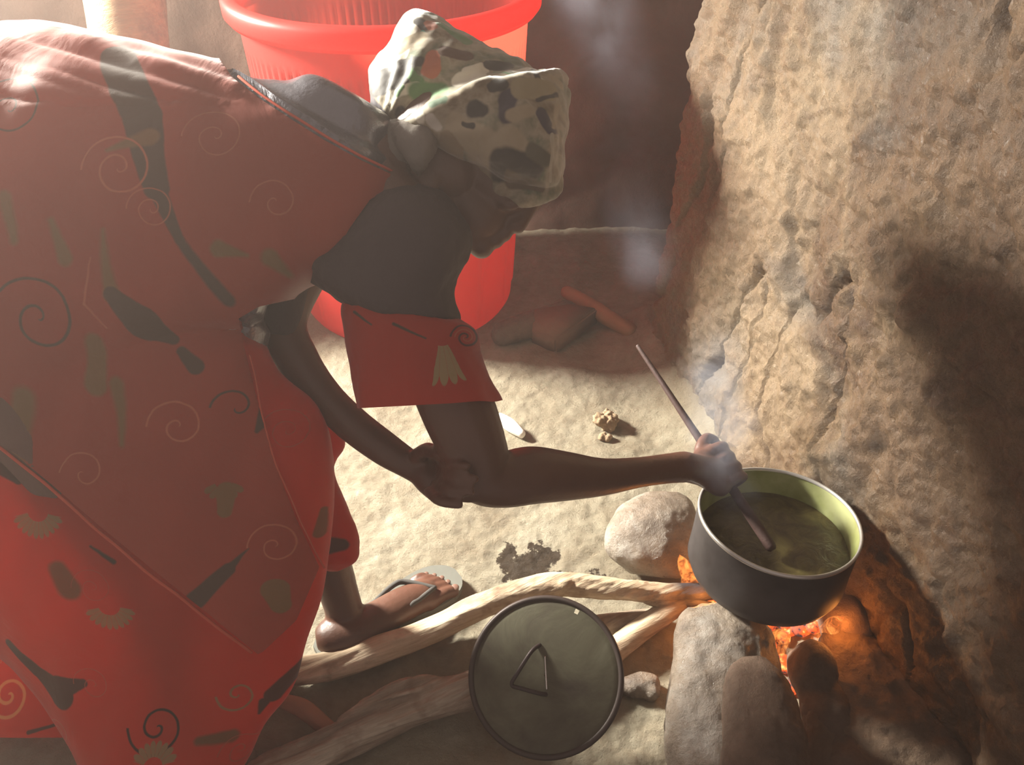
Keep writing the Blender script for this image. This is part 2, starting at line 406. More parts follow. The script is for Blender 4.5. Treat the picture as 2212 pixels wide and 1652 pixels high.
# floor material with a wet stain of its own
def floor_mat():
    m = M_FLOOR; nt = m.node_tree; b = nt.nodes['Principled BSDF']
    src = b.inputs['Base Color'].links[0].from_socket
    tc = nd(nt, 'ShaderNodeTexCoord').outputs['Object']
    wn = noise_n(nt, tc, 16, 5, 0.7)
    a = nd(nt, 'ShaderNodeVectorMath', operation='SUBTRACT'); L(nt, wn.outputs['Color'], a.inputs[0]); a.inputs[1].default_value = (.5, .5, .5)
    sc = nd(nt, 'ShaderNodeVectorMath', operation='SCALE'); L(nt, a.outputs[0], sc.inputs[0]); sc.inputs['Scale'].default_value = 0.16
    ad = nd(nt, 'ShaderNodeVectorMath', operation='ADD'); L(nt, tc, ad.inputs[0]); L(nt, sc.outputs[0], ad.inputs[1])
    fl = nd(nt, 'ShaderNodeVectorMath', operation='MULTIPLY'); L(nt, ad.outputs[0], fl.inputs[0]); fl.inputs[1].default_value = (1, 1, 0)
    col = src; wet = None
    for (p0, p1, r0, r1) in [((1095, 1190), (1110, 1240), .016, .022), ((1175, 1185), (1140, 1245), .020, .016), ((1100, 1240), (1180, 1238), .018, .014), ((1190, 1232), (1275, 1236), .006, .008)]:
        A = F(*p0); B = F(*p1)
        k = gnode(nt, G_ST, fl.outputs[0], A=(A.x, A.y), B=(B.x, B.y), RA=r0+0.008, RB=r1+0.008, Soft=0.008)
        wet = k if wet is None else math_n(nt, 'MAXIMUM', wet, k)
    col = mixc(nt, wet, col, (0.045, 0.028, 0.014)); L(nt, col, b.inputs['Base Color'])
    r = b.inputs['Roughness'].links[0].from_socket
    L(nt, math_n(nt, 'MULTIPLY', r, math_n(nt, 'SUBTRACT', 1.0, math_n(nt, 'MULTIPLY', wet, -0.3))), b.inputs['Roughness'])
floor_mat()
fo = grid_obj('floor', 620, 460, ffn, M_FLOOR); fo['kind'] = 'structure'

def wall_pt(y, z):
    x = wall_x(y, z)
    q = Vector((0.3, y*0.9, z*0.62))
    c = 0.020*noise.fractal(q*3.1, 1, 2, 3)
    rid = noise.ridged_multi_fractal(Vector((0.0, y*1.6, z*1.0))*4, 1.0, 2.1, 4, 1.0, 2.0)
    c += 0.009*(rid-1.2)
    chips = noise.fractal(Vector((5, y, z))*16, 1, 2, 4)
    c += 0.010*max(0.0, chips-0.12)*2.0 - 0.005*max(0.0, -chips-0.2)*2.0
    cr = abs(noise.fractal(Vector((9, y*3.3+0.25*noise.noise(Vector((1, y*3, z*3))), z*0.75)), 1, 2, 3))
    c -= 0.020*max(0.0, 1-cr/0.035)
    st_ = noise.fractal(Vector((2, y*2.0, z*1.3)), 1, 2, 3)
    c += 0.014*max(0.0, min(1.0, (st_-0.05)/0.05))
    c += 0.007*noise.fractal(Vector((7, y, z))*38, 1, 2, 3)
    return Vector((x-c, y, z))
def wfn(u, v):
    z = -0.08+2.3*v
    # u: 0..0.82 along the wall, the rest turns the rounded corner back to the rear wall
    if u < 0.84:
        y = -0.15+(1.785+0.15)*(u/0.84); return wall_pt(y, z)
    t = (u-0.84)/0.16; p = wall_pt(1.785, z)
    a = min(t*2.0, 1)*math.pi/2; rr = 0.05
    q = Vector((p.x+rr*(1-math.cos(a)), p.y+rr*math.sin(a), z))
    if t > 0.5: q.x += (t-0.5)*2*1.1
    return q
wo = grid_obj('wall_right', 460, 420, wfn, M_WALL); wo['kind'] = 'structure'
def bfn(u, v):
    x = -1.75+3.4*u; z = -0.05+2.25*v
    return (x, 2.43-0.02*noise.fractal(Vector((x, 0, z))*4, 1, 2, 4), z)
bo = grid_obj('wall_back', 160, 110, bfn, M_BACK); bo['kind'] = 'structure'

# ------------------------------------------------------------------ hearth
POTC = W(1685, 1118, 1.35)
_e = math.radians(38.5); _t = math.radians(21.6)
_v = VD(1685, 1118)
_imgup = (RIGHT*math.sin(_t)*0.8+UP*math.cos(_t)).normalized()
_imgup = (_imgup-_v*_imgup.dot(_v)).normalized()
POTN = (_imgup*math.cos(_e)-_v*math.sin(_e)).normalized()
def frame(n):
    q = Vector((0, 0, 1)).rotation_difference(n).to_matrix().to_4x4(); return q
def lathe(bm, prof, n=64, M=Matrix.Identity(4), cap=False, wobble=None):
    rings = []
    for r, z in prof:
        ring = []
        for i in range(n):
            a = 2*math.pi*i/n
            k = wobble(a, z) if wobble else 1
            ring.append(M @ Vector((r*k*math.cos(a), r*k*math.sin(a), z)))
        rings.append(ring)
    add_rings(bm, rings, cap=cap)
def mk_pot():
    R = 0.1265
    M = Matrix.Translation(POTC) @ frame(POTN)
    m, nt, b = newmat('sooty_aluminium')
    tc = nd(nt, 'ShaderNodeTexCoord').outputs['Object']
    n = noise_n(nt, tc, 6, 6, 0.6); c = ramp(nt, n.outputs[0], [(0.35, (0.025, 0.02, 0.02)), (0.7, (0.085, 0.075, 0.075))])
    L(nt, c.outputs[0], b.inputs['Base Color']); b.inputs['Metallic'].default_value = 0.35; b.inputs['Roughness'].default_value = 0.55
    m_in, nt2, b2 = newmat('pot_inside')
    n = noise_n(nt2, nd(nt2, 'ShaderNodeTexCoord').outputs['Object'], 10, 6, 0.6)
    c = ramp(nt2, n.outputs[0], [(0.35, (0.22, 0.24, 0.07)), (0.6, (0.42, 0.44, 0.22))]); L(nt2, c.outputs[0], b2.inputs['Base Color'])
    b2.inputs['Metallic'].default_value = 0.2; b2.inputs['Roughness'].default_value = 0.4
    dent = lambda a, z: 1+0.012*math.sin(2*a+0.6)+0.010*math.sin(3*a)*(1+z*4)
    bm = bmesh.new()
    lathe(bm, [(0.001, -0.128), (0.06, -0.128), (0.105, -0.126), (0.120, -0.116), (0.1275, -0.098), (R, -0.06), (R+0.0005, -0.02), (R, -0.002)], 72, M, False, dent)
    pot = obj('cooking_pot', bm, m)
    tag(pot, 'soot-blackened round aluminium cooking pot steaming on the fire', 'pot')
    bm = bmesh.new()
    lathe(bm, [(R-0.002, -0.004), (R-0.003, -0.03), (R-0.004, -0.06), (R-0.006, -0.10), (0.10, -0.121), (0.001, -0.123)], 72, M, False, dent)
    i = obj('pot_inside', bm, m_in, pot); i['label'] = 'green-stained inner wall'
    bm = bmesh.new()
    lathe(bm, [(R-0.003, -0.004), (R-0.0025, 0.001), (R, 0.0015), (R+0.0018, 0.000), (R+0.0018, -0.004), (R, -0.006)], 72, M, False, dent)
    i = obj('rim', bm, plain('bright_rim', (0.55, 0.53, 0.50), 0.35, 0.7), pot); i['label'] = 'bright worn metal rim'
    m, nt, b = newmat('broth'); tc = nd(nt, 'ShaderNodeTexCoord').outputs['Object']
    n = noise_n(nt, tc, 30, 6, 0.6, 1); c = ramp(nt, n.outputs[0], [(0.35, (0.045, 0.03, 0.010)), (0.7, (0.11, 0.09, 0.03))]); L(nt, c.outputs[0], b.inputs['Base Color'])
    b.inputs['Roughness'].default_value = 0.25; bump(nt, b, n.outputs[0], 0.6, 0.004)
    s = M.inverted()
    bm = bmesh.new()
    hz = POTC.z-0.060
    up = s.to_3x3() @ Vector((0, 0, 1))
    pts = []
    for rr in (0.999, 0.75, 0.5, 0.25, 0.004):
        ring = []
        for k in range(72):
            a = 2*math.pi*k/72; d_ = dent(a, -0.05)*(R-0.0045)*rr
            p = M @ Vector((d_*math.cos(a), d_*math.sin(a), -0.05))
            ax = POTN
            t = (hz-p.z)/ax.z * (1.0)
            p = p+ax*t
            p.z = hz+0.0012*noise.noise(p*60)
            ring.append(p)
        pts.append(ring)
    add_rings(bm, pts, cap=False)
    br = obj('broth', bm, m); tag(br, 'greenish brown broth simmering inside the cooking pot', 'food')
    return M
POTM = mk_pot()

def rock(name, pts, base, mat, label, seed, amp=0.012, voxel=0.005, h0=0.0):
    bm = bmesh.new()
    for p in pts: blob(bm, Vector(p[:3]), p[3], *(p[4:7] if len(p) > 4 else (1, 1, 1)))
    me = remesh(bm, voxel, 10, 0.5)
    displace(me, lambda c, n: amp*N(c, 9, seed, 3)+amp*0.35*N(c, 38, seed, 3))
    o = obj(name, me, mat); tag(o, label, 'stone'); return o
# left hearth stone (outline about 1300-1500 x 1060-1240)
# front hearth stone, tall, with the lit top
def rock_loft(secs, mat, label, seed, amp=0.008):
    bm = bmesh.new(); loft_px(bm, secs, 5, 32, 0.85)
    me = remesh(bm, 0.0045, 4, 0.5)
    displace(me, lambda c, n: amp*N(c, 9, seed, 3)+amp*0.3*N(c, 45, seed, 4))
    o = obj('hearth_stone', me, mat); tag(o, label, 'stone'); return o
rock_loft([(1515, 1298, 1590, 1298, 1.385, .015), (1472, 1320, 1645, 1330, 1.375, .035), (1458, 1352, 1672, 1372, 1.36, .05), (1455, 1400, 1680, 1410, 1.345, .06), (1448, 1450, 1690, 1450, 1.325, .065), (1438, 1520, 1695, 1520, 1.30, .068), (1440, 1600, 1695, 1600, 1.275, .07), (1448, 1700, 1690, 1700, 1.235, .06)],
          M_STONE, 'tall grey hearth stone with sunlit top propping the front of the pot', 11, 0.008)
rock_loft([(1600, 1420, 1650, 1420, 1.285, .012), (1572, 1450, 1690, 1455, 1.265, .03), (1562, 1520, 1725, 1520, 1.235, .045), (1556, 1600, 1745, 1600, 1.20, .055), (1550, 1720, 1760, 1720, 1.15, .05)],
          M_STONE2, 'dark brown stone leaning against the front of the tall sunlit hearth stone', 19, 0.006)
rock_loft([(1400, 1064, 1465, 1066, 1.635, .015), (1345, 1088, 1494, 1090, 1.625, .045), (1312, 1130, 1506, 1130, 1.605, .06), (1302, 1175, 1508, 1175, 1.59, .06), (1318, 1212, 1500, 1215, 1.58, .055), (1362, 1242, 1485, 1244, 1.575, .03)],
          M_STONE, 'rounded brown hearth stone on the floor left of the cooking pot', 3, 0.006)
M_RIDGE = rough_mat('mud_ridge', [(0.3, (0.10, 0.06, 0.035)), (0.5, (0.17, 0.11, 0.07)), (0.72, (0.26, 0.18, 0.12))], 6.0, (0.5, 0.9), (26, 120), (0.012, 0.004), 1.0, 0.4)
rg = rock_loft([(1775, 1350, 1850, 1352, 1.45, .02), (1762, 1400, 1920, 1400, 1.425, .04), (1752, 1480, 2010, 1480, 1.385, .05), (1745, 1560, 2100, 1560, 1.345, .055), (1740, 1650, 2180, 1650, 1.30, .06), (1740, 1780, 2260, 1780, 1.23, .06)],
          M_RIDGE, 'low rough mud ridge along the foot of the wall in front of the fire', 41, 0.012)
rg.name = 'floor_ridge'; rg['category'] = 'ridge'; rg['kind'] = 'structure'
d_ = F(1765, 1420, 0.10)
rock('hearth_stone', [(d_.x, d_.y, 0.06, 0.042, 0.8, 1.1, 1.2), (d_.x+0.01, d_.y-0.06, 0.04, 0.045, 0.8, 1.4, 1.1), (d_.x+0.02, d_.y-0.14, 0.02, 0.055, 0.8, 1.4, 1)], 0, M_STONE2,
     'long dark stone between the front hearth stones and the mud wall', 23, 0.008)
e_ = F(1840, 1330, 0.08)
rock('hearth_stone', [(e_.x, e_.y+0.01, 0.05, 0.05, 0.9, 1.0, 1.1), (e_.x+0.02, e_.y+0.06, 0.05, 0.05)], 0, M_STONE2,
     'firelit stone under the right side of the pot against the wall', 29, 0.008)
f_ = F(1385, 1475, 0.02)
rock('small_stone', [(f_.x, f_.y, 0.016, 0.022, 1.5, 1, 0.8), (f_.x+0.015, f_.y-0.01, 0.014, 0.016)], 0, M_STONE, 'small rough stone on the ground between the pot lid and front hearth stone', 5, 0.006, 0.0025)

# fire under the pot
def ember_mat(name, col, s):
    m, nt, b = newmat(name)
    tc = nd(nt, 'ShaderNodeTexCoord').outputs['Object']; n = noise_n(nt, tc, 60, 4, 0.6)
    r = ramp(nt, n.outputs[0], [(0.40, (0.02, 0.015, 0.015)), (0.58, col), (0.7, (1.0, 0.55, 0.15))])
    L(nt, r.outputs[0], b.inputs['Emission Color']); b.inputs['Emission Strength'].default_value = s
    b.inputs['Base Color'].default_value = (0.03, 0.025, 0.025, 1); b.inputs['Roughness'].default_value = 0.9; return m
M_EMB = ember_mat('glowing_ember', (1.0, 0.10, 0.01), 2.0)
FIREC = Vector((POTC.x, POTC.y-0.03, 0.03))
bm = bmesh.new()
for i in range(46):
    a = random.random()*6.28; r = 0.11*math.sqrt(random.random())
    x = FIREC.x+r*math.cos(a); y = FIREC.y+r*math.sin(a)
    blob(bm, Vector((x, y, floor_h(x, y)+0.008)), 0.009+0.012*random.random(), 1, 0.8+0.5*random.random(), 0.7, seg=8)
tag(obj('embers', bm, M_EMB), 'glowing bed of embers on the ground under the pot', 'embers', kind='stuff')
def flame_mat():
    m = bpy.data.materials.new('flame'); m.use_nodes = True; nt = m.node_tree; nt.nodes.clear()
    out = nd(nt, 'ShaderNodeOutputMaterial'); e = nd(nt, 'ShaderNodeEmission'); t = nd(nt, 'ShaderNodeBsdfTransparent'); mx = nd(nt, 'ShaderNodeMixShader')
    lw = nd(nt, 'ShaderNodeLayerWeight'); lw.inputs[0].default_value = 0.35
    n = noise_n(nt, nd(nt, 'ShaderNodeTexCoord').outputs['Object'], 35, 4, 0.6, 1.0)
    f = math_n(nt, 'MULTIPLY', math_n(nt, 'SUBTRACT', 1.0, lw.outputs['Facing'], True), ramp(nt, n.outputs[0], [(0.42, (0, 0, 0)), (0.62, (1, 1, 1))]).outputs[0])
    r = ramp(nt, n.outputs[0], [(0.4, (1.0, 0.14, 0.02)), (0.7, (1.0, 0.45, 0.10))]); L(nt, r.outputs[0], e.inputs[0]); e.inputs[1].default_value = 1.8
    L(nt, f, mx.inputs[0]); L(nt, t.outputs[0], mx.inputs[1]); L(nt, e.outputs[0], mx.inputs[2]); L(nt, mx.outputs[0], out.inputs[0]); return m
M_FL = flame_mat()
def flame(x, y, z, r, h, lean, label):
    bm = bmesh.new(); pts = []
    for k in range(7):
        t = k/6; pts.append((x+lean[0]*t*t+0.006*math.sin(5*t), y+lean[1]*t*t, z+h*t, r*(1-t)**0.8*(0.75+0.9*t)))
    tube(bm, pts, 4, 14); tag(obj('flame', bm, M_FL), label, 'flame', 'flames of the cooking fire')
fl_ = F(1490, 1245, 0.06)
flame(fl_.x, fl_.y, 0.01, 0.024, 0.11, (-0.02, 0.0), 'orange flame licking out beside the left hearth stone')
fl_ = F(1535, 1275, 0.04)
flame(fl_.x, fl_.y, 0.01, 0.020, 0.07, (0.0, 0.0), 'low orange flame over the charred end of the long branch')
flame(POTC.x+0.02, POTC.y-0.06, 0.01, 0.026, 0.09, (0.01, -0.03), 'orange flame below the front edge of the pot')
flame(POTC.x+0.105, POTC.y-0.05, 0.02, 0.022, 0.10, (0.02, -0.02), 'orange flame between the pot and the mud wall')
point('fire_glow', (POTC.x-0.09, POTC.y+0.01, 0.07), 0.65, 0.03)
point('fire_glow', (POTC.x+0.115, POTC.y-0.07, 0.10), 0.5, 0.03)

# ------------------------------------------------------------------ firewood
M_W1 = wood_mat('weathered_wood', [(0.3, (0.20, 0.13, 0.08)), (0.5, (0.45, 0.34, 0.23)), (0.7, (0.64, 0.53, 0.39))], tuple(F(1535, 1275, 0.05)), 0.10)
M_W2 = wood_mat('grey_wood', [(0.3, (0.12, 0.085, 0.06)), (0.5, (0.30, 0.23, 0.17)), (0.7, (0.50, 0.43, 0.34))])
def GR(c):
    a, b = math.cos(.45), math.sin(.45)
    return Vector(((c.x*a+c.y*b)*0.18, (c.y*a-c.x*b)*1.5, c.z*1.5))
def log(name, pts, mat, label, cat='firewood', wob=0.25, n=16):
    """pts: px, py, height of the axis, radius"""
    bm = bmesh.new()
    P = []
    for px, py, h, r in pts:
        p = F(px, py, h); P.append((p.x, p.y, p.z, r))
    tube(bm, P, 6, n, True, wob)
    return bm, P
bm, P = log('log', [(560, 1462, 0.03, 0.022), (650, 1448, 0.03, 0.024), (760, 1425, 0.03, 0.025), (860, 1390, 0.035, 0.023), (950, 1355, 0.04, 0.022), (1040, 1308, 0.05, 0.022), (1130, 1276, 0.062, 0.021), (1215, 1262, 0.072, 0.021), (1330, 1272, 0.07, 0.020), (1430, 1282, 0.06, 0.019), (1500, 1280, 0.055, 0.017), (1560, 1276, 0.05, 0.012)], M_W1, '')
for (px, py, h, r) in [(1222, 1258, 0.088, 0.010), (1390, 1262, 0.078, 0.008), (1110, 1275, 0.07, 0.009)]:
    q = F(px, py, h); blob(bm, q, r, 1.4, 1, 0.8, seg=10)
me = remesh(bm, 0.0028, 2); displace(me, lambda c, n: 0.0018*N(GR(c), 60, 1, 3))
lg = obj('branch', me, M_W1); tag(lg, 'long bent weathered branch with charred tip running from the foot into the fire', 'firewood')
bm, P = log('l', [(1400, 1292, 0.055, 0.012), (1440, 1303, 0.052, 0.011), (1500, 1303, 0.05, 0.008), (1545, 1308, 0.045, 0.005)], M_W1, '')
obj('side_shoot', bm, M_W1, lg)
bm, P = log('l', [(1475, 1300, 0.045, 0.018), (1440, 1322, 0.04, 0.019), (1400, 1350, 0.03, 0.020), (1360, 1380, 0.025, 0.021), (1310, 1420, 0.02, 0.020), (1250, 1470, 0.018, 0.018)], M_W2, '')
me = remesh(bm, 0.003, 2); tag(obj('branch', me, M_W1), 'short pale branch slanting from the fire down behind the pot lid', 'firewood')
bm, P = log('l', [(1430, 1335, 0.012, 0.018), (1370, 1345, 0.012, 0.022), (1310, 1350, 0.012, 0.02), (1250, 1360, 0.012, 0.018)], M_W2, '')
tag(obj('branch', bm, M_W2), 'thick brown piece of firewood on the floor under the long branch', 'firewood')
bm, P = log('l', [(500, 1720, 0.03, 0.026), (590, 1668, 0.03, 0.027), (690, 1622, 0.032, 0.027), (790, 1572, 0.034, 0.028), (880, 1532, 0.036, 0.029), (980, 1500, 0.04, 0.029), (1080, 1476, 0.045, 0.029), (1180, 1450, 0.045, 0.027), (1260, 1425, 0.04, 0.02)], M_W2, '', 'x', 0.16)
P2 = [F(735, 1562, 0.055), F(800, 1522, 0.062), F(870, 1490, 0.062), F(960, 1478, 0.056)]
tube(bm, [(p.x, p.y, p.z, r) for p, r in zip(P2, (0.006, 0.013, 0.017, 0.012))], 6, 10, True, 0.5)
me = remesh(bm, 0.0028, 2); displace(me, lambda c, n: 0.0050*N(GR(c), 50, 4, 4))
lg2 = obj('log', me, M_W2); tag(lg2, 'thick split grey log on the floor reaching under the pot lid', 'firewood')
# a short stick nearer the skirt
bm, P = log('l', [(600, 1512, 0.05, 0.010), (650, 1530, 0.04, 0.014), (700, 1568, 0.025, 0.013), (740, 1592, 0.02, 0.008)], M_W2, '')
tag(obj('stick', bm, plain('reddish_stick', (0.28, 0.12, 0.07), 0.7, 0, 0.3, 50)), 'short reddish stick poking from under the skirt over the split log', 'firewood')

# ------------------------------------------------------------------ pot lid leaning on the branches
def mk_lid():
    c = W(1178, 1458, 1.305)
    n = (-VD(1178, 1458)+Vector((-0.12, 0.02, 0.06))).normalized()
    M = Matrix.Translation(c) @ frame(n)
    m, nt, b = newmat('dull_tin'); tc = nd(nt, 'ShaderNodeTexCoord').outputs['Object']
    k = noise_n(nt, tc, 9, 7, 0.65, 0.5); cr = ramp(nt, k.outputs[0], [(0.3, (0.045, 0.034, 0.024)), (0.55, (0.095, 0.088, 0.055)), (0.75, (0.14, 0.135, 0.09))])
    L(nt, cr.outputs[0], b.inputs['Base Color']); b.inputs['Roughness'].default_value = 0.55; b.inputs['Metallic'].default_value = 0.3
    bump(nt, b, k.outputs[0], 0.4, 0.003)
    R = 0.117; bm = bmesh.new()
    hx, hy = 0.0545, 0.0915   # a punched hole near the rim
    ang0 = math.atan2(hy, hx); rad0 = math.hypot(hx, hy)
    rs = [0.0015, 0.02, 0.04, 0.06, 0.08, 0.092, 0.098, rad0-0.003, rad0+0.003]
    prof = [(0.0015, 0.006), (0.03, 0.006), (0.06, 0.0055), (0.085, 0.004), (rad0-0.0035, 0.002), (rad0+0.0035, 0.0015), (R-0.004, 0.0), (R, 0.001), (R+0.001, -0.004), (R+0.0005, -0.010), (R-0.002, -0.010), (R-0.003, -0.002), (0.1, -0.0015), (0.06, 0.0035), (0.002, 0.004)]
    nseg = 96
    add = []
    for r, z in prof:
        add.append([M @ Vector((r*math.cos(ang0+2*math.pi*(i+0.5)/nseg), r*math.sin(ang0+2*math.pi*(i+0.5)/nseg), z)) for i in range(nseg)])
    vs = add_rings(bm, add, cap=False)
    hc = M @ Vector((hx, hy, 0.001))
    kill = [f for f in bm.faces if (f.calc_center_median()-hc).length < 0.0042]
    bmesh.ops.delete(bm, geom=kill, context='FACES')
    lid = obj('pot_lid', bm, m); tag(lid, 'round dull tin pot lid leaning on the firewood with its handle facing out', 'lid')
    # rolled dark edge
    bm = bmesh.new()
    lathe(bm, [(R-0.006, 0.0005), (R-0.004, 0.0035), (R, 0.004), (R+0.003, 0.001), (R+0.0025, -0.004), (R-0.001, -0.004), (R-0.006, 0.0005)], 96, M)
    e = obj('edge', bm, plain('sooty_edge', (0.05, 0.035, 0.03), 0.5, 0.3), lid); e['label'] = 'dark sooty rolled edge'
    bm = bmesh.new()
    H = [(-0.045, 0.0, 0.008), (-0.035, 0.0, 0.017), (0.0, 0.0, 0.021), (0.03, 0.002, 0.017), (0.033, 0.004, 0.008)]
    # strap handle: a low arch seen from above, bent to one side
    H = [(-0.006, 0.044, 0.006), (-0.018, 0.034, 0.016), (-0.040, 0.004, 0.020), (-0.050, -0.012, 0.018), (-0.036, -0.018, 0.018), (-0.010, -0.026, 0.014), (0.000, -0.028, 0.006)]
    tube(bm, [(*(M @ Vector(p)), 0.0032) for p in H], 5, 10)
    hd = obj('handle', bm, plain('dark_wire', (0.05, 0.035, 0.035), 0.5, 0.5), lid); hd['label'] = 'bent dark wire handle'
    bm = bmesh.new()
    tube(bm, [(*(M @ Vector((0.002, y, 0.0085))), 0.0014) for y in (-0.020, 0.0, 0.026)], 3, 8)
    sm = obj('seam', bm, plain('bright_metal', (0.7, 0.68, 0.66), 0.25, 0.9), lid); sm['label'] = 'bright raised metal strip'
mk_lid()

# ------------------------------------------------------------------ tub, post and things at the back
def mk_tub():
    c = Vector((-0.290, 2.06, 0.0)); H = 0.80
    m, nt, b = newmat('red_plastic'); tc = nd(nt, 'ShaderNodeTexCoord').outputs['Object']
    n = noise_n(nt, tc, 4, 4, 0.5); cr = ramp(nt, n.outputs[0], [(0.3, (0.62, 0.035, 0.03)), (0.7, (0.80, 0.06, 0.05))]); L(nt, cr.outputs[0], b.inputs['Base Color'])
    b.inputs['Roughness'].default_value = 0.4; b.inputs['Specular IOR Level'].default_value = 0.4
    t = nd(nt, 'ShaderNodeBsdfTranslucent'); t.inputs[0].default_value = (0.95, 0.07, 0.04, 1); mx = nd(nt, 'ShaderNodeMixShader'); mx.inputs[0].default_value = 0.55
    L(nt, b.outputs[0], mx.inputs[1]); L(nt, t.outputs[0], mx.inputs[2]); L(nt, mx.outputs[0], nt.nodes['Material Output'].inputs[0])
    R0, R1 = 0.285, 0.330
    def rad(z): return R0+(R1-R0)*(z/H)**0.9
    bm = bmesh.new(); rings = []; n = 368
    zs = [0.0, 0.004, 0.012]+[0.03+0.01*i for i in range(0, 75)]
    for z in zs:
        ring = []
        for i in range(n):
            a = 2*math.pi*i/n; r = rad(z)-(0.006 if z < 0.005 else 0)
            if 0.44 < z < 0.70: r -= 0.006*(1 if (i % 4) < 1 else 0)*min(1, (z-0.44)/0.015, (0.70-z)/0.015)
            elif z < 0.42 and z > 0.03: r += 0.004*(1 if (i % 23) < 2 else 0)
            ring.append(c+Vector((r*math.cos(a), r*math.sin(a), z+0.004)))
        rings.append(ring)
    rings = [[c+Vector((0.002*math.cos(2*math.pi*i/n), 0.002*math.sin(2*math.pi*i/n), 0.006)) for i in range(n)]]+rings
    add_rings(bm, rings, cap=False)
    tub = obj('plastic_tub', bm, m); tag(tub, 'large red ribbed plastic tub standing on the floor by the back wall', 'tub')
    bm = bmesh.new(); M = Matrix.Translation(c+Vector((0, 0, H)))
    lathe(bm, [(R1-0.012, -0.022), (R1-0.008, 0.002), (R1+0.004, 0.009), (R1+0.020, 0.007), (R1+0.028, -0.004), (R1+0.027, -0.030), (R1+0.018, -0.042), (R1+0.000, -0.035)], 128, M)
    r_ = obj('rim', bm, m, tub); r_['label'] = 'thick rolled rim catching the daylight'
mk_tub()
# pale post in the upper left corner
bm = bmesh.new()
p0 = W(292, 170, 2.05); p1 = W(262, -60, 2.0)
d0 = (p1-p0)
pA = p0-d0*(p0.z/d0.z)
tube(bm, [(*(pA), 0.085), (*(p0), 0.088), (*(p1), 0.092), (*(p1+d0*1.6), 0.095)], 8, 20, True, 0.06)
M_POST = wood_mat('peeled_pole', [(0.3, (0.26, 0.17, 0.09)), (0.6, (0.42, 0.30, 0.15)), (0.8, (0.52, 0.38, 0.20))])
tag(obj('wooden_post', bm, M_POST), 'pale yellow wooden post standing left of the red tub', 'post')

M_ORW = plain('orange_wood', (0.28, 0.15, 0.08), 0.7, 0, 0.3, 30, 0.003, 0.3)
bm = bmesh.new()
A_ = F(1225, 632, 0.05); B_ = F(1362, 715, 0.03)
tube(bm, [(*A_, 0.018), (*((A_+B_)/2), 0.023), (*B_, 0.019)], 5, 16, True, 0.15)
tag(obj('wood_billet', bm, M_ORW), 'short orange-brown piece of wood in the shaded corner behind the wall edge', 'wood')
bm = bmesh.new()
q = [F(1145, 742, 0), F(1200, 768, 0), F(1292, 700, 0.01), F(1230, 690, 0.02), F(1150, 700, 0.03)]
top = [p+Vector((0, 0.005, 0.05)) for p in q]
vb = [bm.verts.new(p) for p in q]; vt = [bm.verts.new(p) for p in top]
bm.faces.new(vt); bm.faces.new(vb[::-1])
for i in range(5): bm.faces.new((vb[i], vb[(i+1) % 5], vt[(i+1) % 5], vt[i]))
bmesh.ops.bevel(bm, geom=bm.edges[:], offset=0.006, segments=2, affect='EDGES')
tag(obj('flat_stone', bm, plain('red_clay', (0.20, 0.12, 0.08), 0.85, 0, 0.2, 30, 0.004, 0.25)), 'reddish wedge-shaped stone on the floor before the dark corner', 'stone')
bm = bmesh.new()
A_ = F(1085, 722, 0.03); B_ = F(1225, 675, 0.04)
tube(bm, [(*A_, 0.03), (*((A_+B_)/2), 0.035), (*B_, 0.03)], 5, 16, True, 0.2)
tag(obj('wood_billet', bm, M_STONE2), 'dark log lying on the floor just right of the red tub', 'wood')
# lumps of dry clay on the lit floor
def lump(px, py, r, label, seed):
    c = F(px, py, r*0.7); bm = bmesh.new()
    rr = random.Random(seed)
    for i in range(7): blob(bm, c+Vector((rr.uniform(-1, 1)*r*1.1, rr.uniform(-1, 1)*r*0.6, rr.uniform(-.5, .5)*r*0.6)), r*rr.uniform(0.35, 0.7), seg=10)
    me = remesh(bm, max(0.0016, r*0.09), 2); displace(me, lambda q, n: r*0.22*N(q, 90, seed, 3))
    tag(obj('clay_lump', me, M_CLAY), label, 'lump')
lump(1308, 905, 0.026, 'larger crumbly clay lump on the floor near the wall foot', 3)
lump(1312, 943, 0.013, 'small clay lump just below the larger crumbly one', 8)
c = F(1105, 925, 0.006); bm = bmesh.new()
tube(bm, [(c.x-0.025, c.y+0.032, 0.008, 0.012), (c.x, c.y+0.004, 0.010, 0.015), (c.x+0.022, c.y-0.02, 0.008, 0.010)], 4, 10, True, 0.4)
tag(obj('sunlit_patch', bm, plain('sunlit_white', (0.85, 0.82, 0.74), 0.7)), 'white lump standing in for a sunlit spot of floor behind the near elbow', 'sunlit_patch')  # white lump added where the floor catches the sun, no stone there

# ------------------------------------------------------------------ stirring stick
ST_T = W(1378, 748, 1.50); ST_B = W(1655, 1165, 1.36)
ST_B = ST_T+(ST_B-ST_T)*1.03
bm = bmesh.new()
tube(bm, [(*ST_T, 0.0035), (*(ST_T.lerp(ST_B, 0.3)), 0.0055), (*(ST_T.lerp(ST_B, 0.65)), 0.008), (*ST_B, 0.009)], 6, 12, True, 0.12)
tag(obj('stirring_stick', bm, plain('smoke_dimmed_stick', (0.06, 0.032, 0.028), 0.6, 0, 0.4, 60)), 'thin wooden stirring stick, darkened as if dimmed by smoke, held in the hand and dipping in the pot', 'stick')  # dimming by the smoke is put into the stick's colour

# ------------------------------------------------------------------ the woman
# body (skin): limbs, head, hands and foot grown into one surface
bm = bmesh.new()
def limb(pts, k=5, n=16, **kw):
    tube(bm, [(*W(px, py, d), r) for px, py, d, r in pts], k, n, True, **kw)
